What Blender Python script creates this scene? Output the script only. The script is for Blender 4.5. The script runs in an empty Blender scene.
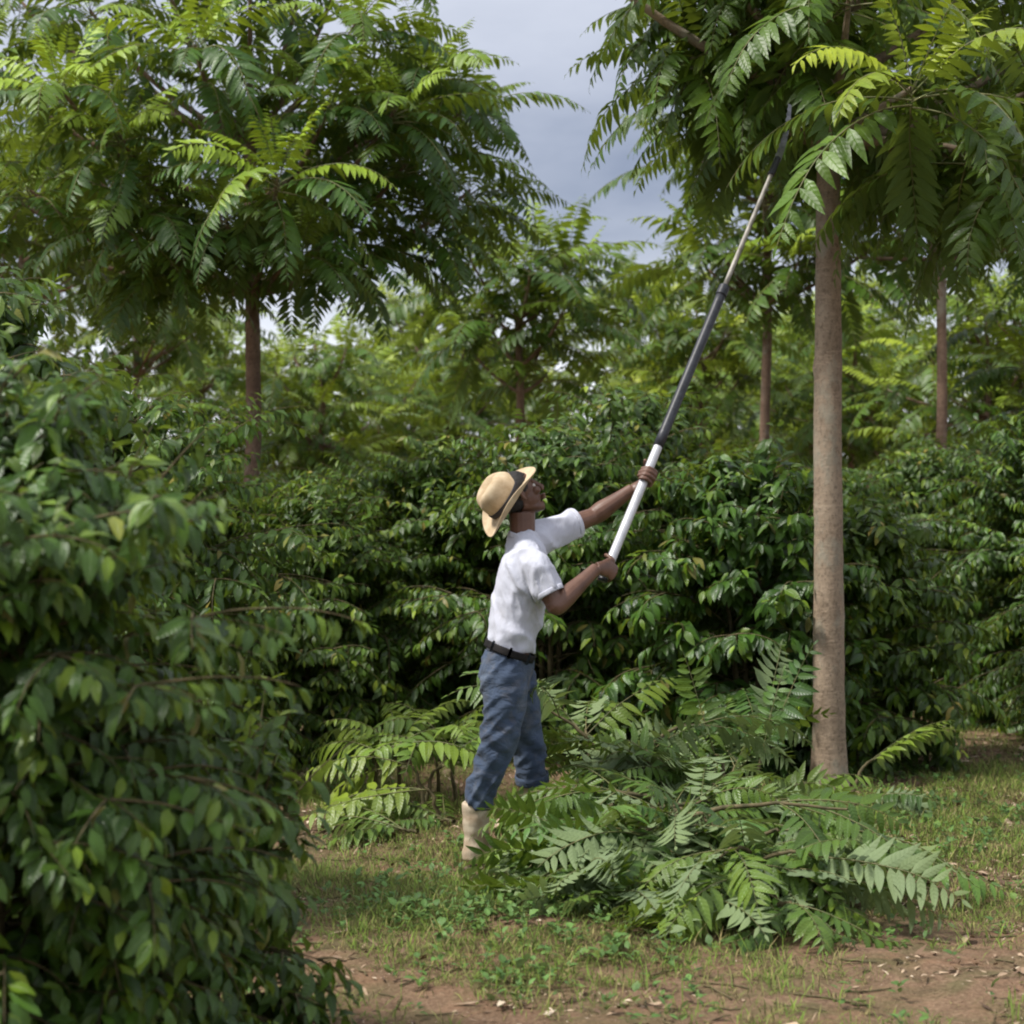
import bpy, bmesh, math, random
import numpy as np
from mathutils import Vector, Matrix, noise
from mathutils.bvhtree import BVHTree

PI = math.pi
R = math.radians
sc = bpy.context.scene
COL = sc.collection
CAM_H, FPX = 1.57, 2000.0

def at(px, py, Y):
    """a point Y metres in front of the camera"""
    return np.array([(px - 512) / FPX * Y, Y, CAM_H - (py - 512) / FPX * Y])

def nz(v):
    v = np.asarray(v, float)
    return v / np.maximum(np.linalg.norm(v, axis=-1, keepdims=True), 1e-9)

# ------------------------------------------------------------------ materials
class NT:
    def __init__(s, name):
        s.m = bpy.data.materials.new(name); s.m.use_nodes = True
        s.t = s.m.node_tree; s.t.nodes.clear()
        s.out = s.n('ShaderNodeOutputMaterial')
    def n(s, typ, **kw):
        nd = s.t.nodes.new(typ)
        for k, v in kw.items(): setattr(nd, k, v)
        return nd
    def l(s, a, b): s.t.links.new(a, b)
    def noise(s, scale, detail=4, rough=.55, vec=None, dist=0):
        n = s.n('ShaderNodeTexNoise'); n.inputs['Scale'].default_value = scale
        n.inputs['Detail'].default_value = detail; n.inputs['Roughness'].default_value = rough
        n.inputs['Distortion'].default_value = dist
        if vec is not None: s.l(vec, n.inputs['Vector'])
        return n.outputs['Fac']
    def coord(s, scale=None, which='Object'):
        c = s.n('ShaderNodeTexCoord').outputs[which]
        if scale:
            m = s.n('ShaderNodeMapping'); m.inputs['Scale'].default_value = scale
            s.l(c, m.inputs['Vector']); return m.outputs['Vector']
        return c
    def ramp(s, fac, stops, interp='LINEAR'):
        r = s.n('ShaderNodeValToRGB'); e = r.color_ramp.elements; r.color_ramp.interpolation = interp
        while len(e) < len(stops): e.new(.5)
        for i, (p, c) in enumerate(stops):
            e[i].position = p; e[i].color = (*c, 1) if len(c) == 3 else c
        s.l(fac, r.inputs['Fac']); return r.outputs['Color']
    def mix(s, fac, a, b, mode='MIX'):
        x = s.n('ShaderNodeMix', data_type='RGBA', blend_type=mode)
        for sock, v in ((x.inputs[0], fac), (x.inputs[6], a), (x.inputs[7], b)):
            if hasattr(v, 'is_output'): s.l(v, sock)
            elif isinstance(v, (int, float)): sock.default_value = v
            else: sock.default_value = (*v, 1)
        return x.outputs[2]
    def math(s, op, a, b=0.0, c=None, clamp=False):
        x = s.n('ShaderNodeMath', operation=op); x.use_clamp = clamp
        for i, v in enumerate((a, b) if c is None else (a, b, c)):
            if hasattr(v, 'is_output'): s.l(v, x.inputs[i])
            else: x.inputs[i].default_value = v
        return x.outputs[0]
    def bump(s, h, strength=.4, dist=.01):
        b = s.n('ShaderNodeBump'); b.inputs['Strength'].default_value = strength
        b.inputs['Distance'].default_value = dist; s.l(h, b.inputs['Height']); return b.outputs['Normal']
    def bsdf(s, color, rough=.6, normal=None, spec=.5, metal=0.0, sheen=0.0):
        p = s.n('ShaderNodeBsdfPrincipled')
        for sock, v in ((p.inputs['Base Color'], color), (p.inputs['Roughness'], rough)):
            if hasattr(v, 'is_output'): s.l(v, sock)
            elif isinstance(v, (int, float)): sock.default_value = v
            else: sock.default_value = (*v, 1)
        p.inputs['Specular IOR Level'].default_value = spec
        p.inputs['Metallic'].default_value = metal
        p.inputs['Sheen Weight'].default_value = sheen
        if normal is not None: s.l(normal, p.inputs['Normal'])
        return p.outputs['BSDF']
    def done(s, sh):
        s.l(sh, s.out.inputs['Surface']); return s.m

def leaf_mat(name, dark, mid, young, under, rough=.38, transl=.22, veins=9.0, spec=.5, dry=None):
    k = NT(name)
    a = k.n('ShaderNodeAttribute', attribute_name='leaf')
    sep = k.n('ShaderNodeSeparateColor'); k.l(a.outputs['Color'], sep.inputs[0])
    r, y, s = sep.outputs[0], sep.outputs[1], sep.outputs[2]; v = a.outputs['Alpha']
    stops = [(0.0, dark), (.7, mid), (1.0, tuple(c * 1.6 for c in mid))]
    if dry: stops = [(0.0, dark), (.7, mid), (.975, tuple(c * 1.5 for c in mid)), (.99, dry)]
    col = k.ramp(r, stops)
    col = k.mix(y, col, young)
    blot = k.noise(14, 3, .6, k.coord())
    col = k.mix(k.math('MULTIPLY', k.math('SUBTRACT', blot, .35, clamp=True), .9), col, tuple(c * .55 for c in mid))
    oi = k.n('ShaderNodeObjectInfo')
    col = k.mix(1.0, col, k.ramp(oi.outputs['Random'], [(0, (.80, .92, 1.0)), (1, (1.22, 1.10, .85))]), 'MULTIPLY')
    rib = k.math('SUBTRACT', 1.0, k.math('MULTIPLY', s, 9.0, clamp=True), clamp=True)
    col = k.mix(k.math('MULTIPLY', rib, .35), col, tuple(min(1, c * 2.2) for c in mid))
    geo = k.n('ShaderNodeNewGeometry')
    undc = k.mix(y, under, tuple(.6 * a_ + .4 * b_ for a_, b_ in zip(young, under)))
    col = k.mix(geo.outputs['Backfacing'], col, undc)
    # side veins as relief
    ph = k.math('ADD', k.math('MULTIPLY', v, veins * 6.283), k.math('MULTIPLY', s, -5.0))
    h = k.math('ADD', k.math('MULTIPLY', k.math('SINE', ph), .5), k.math('MULTIPLY', rib, -1.2))
    nrm = k.bump(h, .5, .0016)
    rg = k.math('ADD', rough, k.math('MULTIPLY', geo.outputs['Backfacing'], .25))
    p = k.bsdf(col, rg, nrm, spec)
    t = k.n('ShaderNodeBsdfTranslucent')
    k.l(k.mix(.5, col, young), t.inputs['Color'])
    ms = k.n('ShaderNodeMixShader'); ms.inputs[0].default_value = transl
    k.l(p, ms.inputs[1]); k.l(t.outputs[0], ms.inputs[2])
    return k.done(ms.outputs[0])

def bark_mat(name, c1, c2, c3, ring=7.0):
    k = NT(name)
    n1 = k.noise(6, 5, .6, k.coord((1, 1, .5)))
    n2 = k.noise(48, 5, .75, k.coord((1, 1, .8)))
    n3 = k.noise(ring, 4, .65, k.coord((.3, .3, 1.5)), .4)
    col = k.ramp(n1, [(.3, c1), (.55, c2), (.75, c3)])
    col = k.mix(k.ramp(n3, [(.47, (0, 0, 0)), (.5, (.5, .5, .5)), (.53, (0, 0, 0))]), col, tuple(c * 1.35 for c in c2))
    col = k.mix(k.ramp(n2, [(.5, (0, 0, 0)), (.68, (.75, .75, .75))]), col, tuple(c * .5 for c in c1))
    lich = k.ramp(k.noise(4.3, 6, .7, k.coord((1, 1, .6))), [(.52, (0, 0, 0)), (.62, (.55, .55, .55))])
    col = k.mix(lich, col, (.30, .29, .23))
    h = k.math('ADD', k.math('MULTIPLY', n2, .8), k.math('MULTIPLY', n3, .5))
    return k.done(k.bsdf(col, .85, k.bump(h, .8, .012), .25))

M = {}
M['coffee'] = leaf_mat('coffee_leaf', (.018, .046, .009), (.064, .128, .016), (.30, .40, .025), (.09, .15, .036), .36, .28, spec=.42, dry=(.26, .21, .05))
M['pinnate'] = leaf_mat('pinnate_leaf', (.018, .050, .008), (.058, .118, .014), (.40, .50, .030), (.085, .145, .034), .42, .22, 7, spec=.35)
M['cut'] = leaf_mat('cut_leaf', (.022, .062, .012), (.074, .146, .026), (.30, .39, .035), (.165, .225, .110), .42, .22, 8, spec=.4)
k = NT('green_stalk')
M['stalk'] = k.done(k.bsdf(k.ramp(k.noise(5, 3, .6, k.coord()), [(.35, (.09, .11, .03)), (.65, (.17, .15, .06))]), .6))
k = NT('brown_twig')
M['twig'] = k.done(k.bsdf(k.ramp(k.noise(16, 4, .6, k.coord()), [(.35, (.055, .050, .022)), (.65, (.14, .11, .055))]), .8, spec=.3))
M['bark'] = bark_mat('grey_brown_bark', (.19, .138, .096), (.305, .232, .166), (.395, .318, .236))
M['bark_far'] = bark_mat('red_brown_bark', (.13, .08, .055), (.20, .13, .09), (.27, .19, .14))

def simple(name, c1, c2, scale, rough=.7, bump=.3, bscale=None, dist=.004, spec=.4, metal=0, sheen=0, stretch=None):
    k = NT(name)
    co = k.coord(stretch)
    col = k.ramp(k.noise(scale, 5, .6, co), [(.32, c1), (.68, c2)])
    nrm = k.bump(k.noise(bscale or scale * 4, 4, .6, co), bump, dist)
    return k.done(k.bsdf(col, rough, nrm, spec, metal, sheen))

k = NT('skin')
pores = k.noise(120, 3, .6, k.coord())
colr = k.ramp(k.noise(11, 4, .6, k.coord()), [(.3, (.085, .040, .026)), (.7, (.155, .078, .050))])
M['skin'] = k.done(k.bsdf(colr, k.math('ADD', .36, k.math('MULTIPLY', pores, .2)), k.bump(pores, .15, .002), .45))
k = NT('white_cotton')
co = k.coord()
folds = k.noise(9, 4, .55, k.coord((1.0, 1.0, .45)), .6)
weave = k.noise(420, 2, .5, co)
dirt = k.ramp(k.noise(5, 5, .65, co), [(.42, (.53, .545, .625)), (.62, (.48, .49, .56)), (.80, (.40, .385, .39))])
M['cotton'] = k.done(k.bsdf(dirt, .9, k.bump(k.math('ADD', folds, k.math('MULTIPLY', weave, .05)), .8, .024), .2, sheen=.15))
k = NT('faded_denim')
co = k.coord()
fade = k.ramp(k.noise(5.5, 5, .62, k.coord((1.6, 1.6, .7))), [(.25, (.034, .050, .088)), (.55, (.058, .082, .130)), (.80, (.145, .168, .205))])
mud = k.ramp(k.noise(8, 5, .7, co, 1.0), [(.52, (0, 0, 0)), (.80, (.5, .5, .5))])
fade = k.mix(mud, fade, (.20, .165, .13))
wv = k.noise(330, 2, .5, k.coord((1, 1, .3)))
fo = k.noise(15, 4, .55, k.coord((.8, .8, 1.6)), .6)
M['denim'] = k.done(k.bsdf(fade, .88, k.bump(k.math('ADD', fo, k.math('MULTIPLY', wv, .12)), .8, .02), .2, sheen=.1))
k = NT('straw')
co = k.coord()
wvn = k.n('ShaderNodeTexWave'); wvn.inputs['Scale'].default_value = 60; wvn.inputs['Distortion'].default_value = 1.5; k.l(co, wvn.inputs['Vector'])
wv2 = k.n('ShaderNodeTexWave', bands_direction='Z'); wv2.inputs['Scale'].default_value = 60; wv2.inputs['Distortion'].default_value = 1.5; k.l(co, wv2.inputs['Vector'])
hh = k.math('ADD', wvn.outputs['Fac'], wv2.outputs['Fac'])
scol = k.ramp(k.noise(16, 5, .65, co), [(.3, (.40, .29, .17)), (.55, (.56, .44, .29)), (.8, (.68, .58, .42))])
M['straw'] = k.done(k.bsdf(k.mix(k.math('MULTIPLY', hh, .12), scol, (.36, .23, .10)), .7, k.bump(hh, .4, .002), .3))
M['band'] = simple('dark_hatband', (.012, .012, .016), (.03, .028, .034), 30, .7)
M['belt'] = simple('black_leather', (.008, .008, .009), (.022, .019, .018), 40, .75, spec=.15)
M['boot'] = simple('muddy_rubber', (.30, .205, .125), (.70, .61, .47), 11, .6, .3, 40)
M['sole'] = simple('boot_sole', (.12, .085, .06), (.26, .19, .13), 20, .8)
M['hair'] = simple('black_hair', (.008, .007, .006), (.018, .015, .013), 90, .6, .5, 200)
M['eyew'] = simple('eye_white', (.55, .52, .48), (.6, .57, .52), 10, .2, 0)
M['iris'] = simple('dark_iris', (.01, .007, .005), (.02, .012, .01), 10, .1, 0)
M['brass'] = simple('dull_brass', (.25, .2, .12), (.4, .33, .2), 30, .4, .1, metal=.8)
M['alu'] = simple('brushed_aluminium', (.42, .43, .45), (.60, .60, .62), 12, .45, .12, 90, metal=.35, stretch=(3, 3, .4))
M['worn'] = simple('scuffed_tube', (.13, .12, .10), (.34, .32, .28), 14, .5, .2, 90, metal=.2, stretch=(2, 2, .5))
M['fibre'] = simple('black_fibreglass', (.010, .011, .015), (.035, .037, .045), 25, .45, .15, 90)
M['steel'] = simple('saw_steel', (.10, .10, .11), (.25, .25, .26), 30, .35, .2, metal=.9)
M['dry'] = simple('dry_leaf', (.14, .085, .05), (.34, .24, .15), 3.0, .85, .4, 30)
M['grass'] = leaf_mat('grass_blade', (.070, .145, .016), (.155, .255, .034), (.40, .32, .17), (.12, .145, .05), .55, .25, 1, spec=.3)
M['weed'] = leaf_mat('weed_leaf', (.060, .125, .028), (.110, .205, .050), (.19, .28, .06), (.15, .2, .08), .5, .25, 4, spec=.35)

# ------------------------------------------------------------------ objects
def tag(o, label=None, cat=None, group=None, kind=None):
    if label: o['label'] = label
    if cat: o['category'] = cat
    if group: o['group'] = group
    if kind: o['kind'] = kind
    return o

def empty(name, loc):
    o = bpy.data.objects.new(name, None); COL.objects.link(o); o.location = Vector(loc)
    o.empty_display_size = .2
    return o

class Buf:
    """collects vertices, faces, a leaf attribute and a material index"""
    def __init__(s): s.v, s.f, s.a, s.mi, s.n = [], [], [], [], 0
    def add(s, V, F, A=None, mi=0):
        V = np.asarray(V, float).reshape(-1, 3); F = np.asarray(F, int)
        s.v.append(V); s.f.append(F + s.n)
        s.a.append(np.zeros((len(V), 4)) if A is None else np.asarray(A, float).reshape(-1, 4))
        s.mi.append(np.full(len(F), mi)); s.n += len(V)
    def mesh(s, name, mats, smooth=True):
        me = bpy.data.meshes.new(name)
        V = np.concatenate(s.v)
        quads = [f for f in s.f if f.shape[1] == 4]; tris = [f for f in s.f if f.shape[1] == 3]
        qi = [m for f, m in zip(s.f, s.mi) if f.shape[1] == 4]; ti = [m for f, m in zip(s.f, s.mi) if f.shape[1] == 3]
        loops = np.concatenate([x.ravel() for x in quads + tris]); mi = np.concatenate(qi + ti)
        nq = sum(map(len, quads)); ntr = sum(map(len, tris))
        tot = np.concatenate([np.full(nq, 4), np.full(ntr, 3)])
        start = np.concatenate([[0], np.cumsum(tot)[:-1]])
        me.vertices.add(len(V)); me.vertices.foreach_set('co', V.astype(np.float32).ravel())
        me.loops.add(len(loops)); me.loops.foreach_set('vertex_index', loops.astype(np.int32))
        me.polygons.add(len(tot)); me.polygons.foreach_set('loop_start', start.astype(np.int32))
        me.polygons.foreach_set('loop_total', tot.astype(np.int32))
        me.polygons.foreach_set('material_index', mi.astype(np.int32))
        me.update(calc_edges=True)
        me.polygons.foreach_set('use_smooth', np.full(len(tot), smooth))
        at_ = me.attributes.new('leaf', 'FLOAT_COLOR', 'POINT')
        at_.data.foreach_set('color', np.concatenate(s.a).astype(np.float32).ravel())
        for m in mats: me.materials.append(M[m])
        return me
    def build(s, name, mats, parent=None, loc=(0, 0, 0)):
        if isinstance(mats, str): mats = [mats]
        o = bpy.data.objects.new(name, s.mesh(name, mats)); COL.objects.link(o)
        o.location = Vector(loc)
        if parent is not None: o.parent = parent
        return o

def copy_tree(o, parent=None):
    c = o.copy(); COL.objects.link(c); c.parent = parent
    for ch in o.children: copy_tree(ch, c)
    return c

# ------------------------------------------------------------------ leaf and frond growers
def prof_ovate(t):  return np.sin(PI * np.clip(t, 0, 1) ** .82) ** .85 * (1 - .18 * t)
def prof_lance(t):  return np.sin(PI * np.clip(t, 0, 1) ** .62) ** .9

def leaves(B, P, D, U, L, W, curl, fold, rnd, young, rows=5, prof=prof_ovate, mi=0, rng=None, wave=.12):
    n = len(P)
    if n == 0: return
    D = nz(D); Y = nz(np.cross(U, D)); N = np.cross(D, Y)
    t = np.linspace(0, 1, rows) ** .95; w = prof(t); w[0] = .05; w[-1] = 0.012
    s = np.array([-1., 0, 1])
    T, S = np.meshgrid(t, s, indexing='ij'); Wp = np.repeat(w[:, None], 3, 1)
    c = curl[:, None, None] + 1e-4
    x = L[:, None, None] * np.sin(c * T) / c
    z = -L[:, None, None] * (1 - np.cos(c * T)) / c
    y = S * Wp * W[:, None, None]
    ph = (rng.random(n) * 6.28)[:, None, None] if rng is not None else 0
    z = z + np.abs(S) * Wp * W[:, None, None] * (fold[:, None, None] + wave * 2 * np.sin(T * 9 + ph + S * 1.7))
    V = P[:, None, None, :] + x[..., None] * D[:, None, None] + y[..., None] * Y[:, None, None] + z[..., None] * N[:, None, None]
    A = np.empty((n, rows, 3, 4)); A[..., 0] = rnd[:, None, None]; A[..., 1] = young[:, None, None]
    A[..., 2] = np.abs(S)[None]; A[..., 3] = T[None]
    r, cc = np.meshgrid(np.arange(rows - 1), np.arange(2), indexing='ij')
    q = np.stack([r * 3 + cc, (r + 1) * 3 + cc, (r + 1) * 3 + cc + 1, r * 3 + cc + 1], -1).reshape(-1, 4)
    F = (q[None] + (np.arange(n) * rows * 3)[:, None, None]).reshape(-1, 4)
    B.add(V, F, A, mi)

def tubes(B, pts, rad, seg=4, mi=0, A=None):
    """pts (n,k,3), rad (n,k)"""
    n, k_, _ = pts.shape
    T = nz(np.gradient(pts, axis=1))
    ref = np.where(np.abs(T[..., 2:3]) > .9, np.array([1., 0, 0]), np.array([0, 0, 1.]))
    ref = np.repeat(ref[:, :1], k_, 1)
    X = nz(np.cross(ref, T)); Y = np.cross(T, X)
    a = np.arange(seg) / seg * 2 * PI
    V = pts[:, :, None] + rad[:, :, None, None] * (np.cos(a)[None, None, :, None] * X[:, :, None] + np.sin(a)[None, None, :, None] * Y[:, :, None])
    r, c = np.meshgrid(np.arange(k_ - 1), np.arange(seg), indexing='ij')
    c2 = (c + 1) % seg
    q = np.stack([r * seg + c, r * seg + c2, (r + 1) * seg + c2, (r + 1) * seg + c], -1).reshape(-1, 4)
    F = (q[None] + (np.arange(n) * k_ * seg)[:, None, None]).reshape(-1, 4)
    B.add(V, F, None, mi)

def paths(P, D, L, steps, grav, wob=0, rng=None):
    n = len(P); D = nz(D); pts = [P.copy()]; dirs = [D.copy()]
    h = (L / steps)[:, None]
    for i in range(steps):
        D = D + np.array([0, 0, -1.]) * (grav / steps)[:, None] * (.5 + i / steps)
        if wob: D = D + rng.normal(0, wob, (n, 3))
        D = nz(D); pts.append(pts[-1] + D * h); dirs.append(D.copy())
    return np.stack(pts, 1), np.stack(dirs, 1)

def fronds(B, P, D, L, grav, young, rng, pairs=12, rows=4, droop=.30, roll=None, floor=None, llen=.165, rmi=1, wid=.14, rr=.0045, bare=.16):
    n = len(P)
    if n == 0: return
    pts, dirs = paths(P, D, L, pairs + 2, grav, .02, rng)
    if floor is not None:
        zf = floor(pts[..., 0], pts[..., 1])
        pts[..., 2] = np.maximum(pts[..., 2], zf)
        dirs = nz(np.gradient(pts, axis=1))
    kk = pairs + 3
    hz = D.copy(); hz[:, 2] = 0
    bad = np.linalg.norm(hz, axis=1) < 1e-3; hz[bad] = [1, 0, 0]
    S0 = nz(np.cross(hz, np.array([0, 0, 1.])))
    S = np.repeat(S0[:, None], kk, 1)
    S = nz(S - dirs * np.sum(S * dirs, -1, keepdims=True)); N = np.cross(S, dirs)
    rl = rng.normal(0, .25, n) if roll is None else roll
    rl = rl[:, None] + np.linspace(0, 1, kk)[None] * rng.normal(0, .55 if floor is not None else .3, n)[:, None]
    c, s = np.cos(rl)[..., None], np.sin(rl)[..., None]
    S, N = S * c + N * s, N * c - S * s
    rad = np.linspace(rr, rr * .25, kk)[None] * (L[:, None] / .8)
    tubes(B, pts, rad, 3, rmi)
    fr = rng.random(n)
    k0 = max(1, int(round(bare * (pairs + 2))))
    for kx in range(k0, kk):
        u = kx / (kk - 1)
        pr = (.62 + .6 * math.sin(PI * min(1, u * .9 + .05)) ** 1.0) * (1 - .45 * max(0, u - .7) / .3)
        last = kx == kk - 1
        for sd in ((0,) if last else (-1, 1)):
            ax = dirs[:, kx]; fw = (.24 + .5 * u)
            d = ax * (fw if not last else 1) + sd * S[:, kx] * .95 + np.array([0, 0, -1.]) * (droop * rng.uniform(.5, 1.5, (n, 1))) + rng.normal(0, .07, (n, 3))
            if sd == 0: d = ax + rng.normal(0, .1, (n, 3))
            l = L * llen * pr * rng.uniform(.86, 1.12, n)
            U = N[:, kx] + rng.normal(0, .12, (n, 3))
            Pk = pts[:, kx] + (0 if last else 1) * dirs[:, kx] * rng.uniform(-.008, .008, (n, 1))
            keep = rng.random(n) > (.08 if floor is not None else .04)
            yg = np.clip(young + .12 * u * (young > .05) + rng.normal(0, .03, n), 0, 1)
            leaves(B, Pk[keep], d[keep], U[keep], l[keep], (l * wid)[keep], rng.uniform(.2, .8, n)[keep], rng.uniform(.05, .35, n)[keep],
                   np.clip(fr * .6 + rng.random(n) * .4, 0, 1)[keep], yg[keep], rows, prof_lance, 0, rng, .06)

def rosette(B, P, rng, n=14, Lmax=.85, axis=(0, 0, 1), pairs=12, rows=4, glow=1.0, sag=1.0, lo=-14, wid=.14):
    P = np.asarray(P, float); axis = nz(np.asarray(axis, float))
    age = (np.arange(n) + rng.random(n) * .6) / n
    az = np.arange(n) * 2.39996 + rng.random() * 6.28 + rng.normal(0, .15, n)
    el = np.radians(78 - (78 - lo) * age ** .75 + rng.normal(0, 6, n))
    D = np.stack([np.cos(el) * np.cos(az), np.cos(el) * np.sin(az), np.sin(el)], 1)
    D = nz(D + axis * .25 * (1 - np.abs(D @ axis))[:, None] * (axis @ np.array([0, 0, 1.]) < .98))
    L = Lmax * (.45 + .55 * np.clip(age * 2.4, 0, 1)) * rng.uniform(.85, 1.12, n)
    grav = sag * (.7 + 1.3 * age) * rng.uniform(.75, 1.25, n)
    yg = np.clip(1.15 - age * 1.8, 0, 1) * glow * rng.uniform(.6, 1.0, n)
    fronds(B, P[None] - np.array([0, 0, .10]) * age[:, None], D, L, grav, yg, rng, pairs, rows, wid=wid)

# ------------------------------------------------------------------ tree and bush makers
def bez(a, b, c, k_):
    t = np.linspace(0, 1, k_)[:, None]
    return (1 - t) ** 2 * a + 2 * t * (1 - t) * b + t ** 2 * c

def trunk_buf(B, pts, r0, r1, rng, seg=20, flare=.35, mi=0, steps=70):
    pts = np.asarray(pts, float)
    tt = np.linspace(0, 1, len(pts)); t = np.linspace(0, 1, steps)
    P = np.stack([np.interp(t, tt, pts[:, i]) for i in range(3)], 1)
    for _ in range(4): P[1:-1] = (P[:-2] + 2 * P[1:-1] + P[2:]) / 4
    T = nz(np.gradient(P, axis=0)); X = nz(np.cross(np.tile([0, 1., 0], (steps, 1)), T)); Y = np.cross(T, X)
    a = np.arange(seg) / seg * 2 * PI
    rad = np.interp(t, [0, 1], [r0, r1]) * (1 + flare * np.exp(-t * 22))
    V = np.empty((steps, seg, 3)); sd = rng.random() * 50; scars = [(rng.uniform(.3, pts[-1][2]), rng.random() * 6.28) for _ in range(16)]
    for i in range(steps):
        for j in range(seg):
            nn = noise.noise(Vector((math.cos(a[j]) * 1.3 + sd, math.sin(a[j]) * 1.3, P[i, 2] * 3.0)))
            n2 = noise.noise(Vector((math.cos(a[j]) * 4 + sd, math.sin(a[j]) * 4, P[i, 2] * 14.0)))
            n3 = noise.noise(Vector((sd, 3.3, P[i, 2] * 9.0)))
            sc_ = sum(.06 * math.exp(-((P[i, 2] - z_) / .035) ** 2) * math.exp(-((math.cos(a[j] - q_) - 1) / .12) ** 2) for z_, q_ in scars)
            rr = rad[i] * (1 + .07 * nn + .03 * n2 + .045 * n3 + sc_)
            V[i, j] = P[i] + rr * (math.cos(a[j]) * X[i] + math.sin(a[j]) * Y[i])
    r, c = np.meshgrid(np.arange(steps - 1), np.arange(seg), indexing='ij'); c2 = (c + 1) % seg
    F = np.stack([r * seg + c, r * seg + c2, (r + 1) * seg + c2, (r + 1) * seg + c], -1).reshape(-1, 4)
    B.add(V.reshape(-1, 3), F, None, mi)
    return P

def shade_tree(name, label, cat, loc, top, ros, seed, r0, r1, bark='bark_far', group=None, Lmax=.85, pairs=12, rows=4, glow=1.0, sag=1.0, nf=14, lean=(0, 0), blo=.6, wid=.14):
    """loc: foot of the trunk, top: trunk height, ros: local rosette points (x, y, z[, size, glow])"""
    rng = np.random.default_rng(seed)
    root = empty(name, loc); tag(root, label, cat, group)
    tb = Buf(); h = top
    w = rng.normal(0, .02, (5, 2)); w[0] = 0
    pts = [(w[i, 0] + lean[0] * i / 4, w[i, 1] + lean[1] * i / 4, -.05 + (h + .05) * i / 4) for i in range(5)]
    P = trunk_buf(tb, pts, r0, r1, rng)
    tb.build('trunk', bark, root)
    lb, cb = Buf(), Buf()
    for q in ros:
        p = np.array(q[:3], float); size = q[3] if len(q) > 3 else 1; gl = q[4] if len(q) > 4 else glow
        d = math.hypot(p[0], p[1]); zb = min(max(p[2] - .45 * d - .25, h * blo), h - .03)
        i = int(np.clip(round(zb / h * 69), 0, 69)); b = P[i]
        c = np.array([b[0] + (p[0] - b[0]) * .65, b[1] + (p[1] - b[1]) * .65, b[2] + (p[2] - b[2]) * .38])
        cur = bez(b, c, p, 9)[None]
        tubes(lb, cur, np.linspace(r1 * .62, .012, 9)[None], 6)
        rosette(cb, p, rng, int(nf * rng.uniform(.85, 1.2)), Lmax * size, nz(p - c), pairs, rows, gl, sag, wid=wid)
        if len(q) <= 3 or q[3] > .7:      # older leaves along the limb
            m = int(nf * .22); ti = rng.uniform(.45, .95, m); ii = (ti * 8).astype(int)
            az = rng.random(m) * 6.28
            D = np.stack([np.cos(az), np.sin(az), rng.uniform(-.5, .35, m)], 1)
            fronds(cb, cur[0][ii], D, Lmax * rng.uniform(.7, 1.0, m), sag * rng.uniform(1.2, 2.2, m), np.zeros(m), rng, pairs, rows, wid=wid)
    lb.build('branches', bark, root)
    cb.build('crown', ['pinnate', 'stalk'], root)
    return root

def crown_points(rng, n, rad, z0, z1):
    out = []
    for i in range(n):
        u = (i + .5) / n; z = z0 + (z1 - z0) * u
        rr = rad * math.sqrt(max(.05, 1 - (2 * u - .85) ** 2 * .75)) * rng.uniform(.35, 1.0)
        a = i * 2.4 + rng.random() * .8
        out.append((rr * math.cos(a), rr * math.sin(a), z + rng.normal(0, .12)))
    return out

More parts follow.
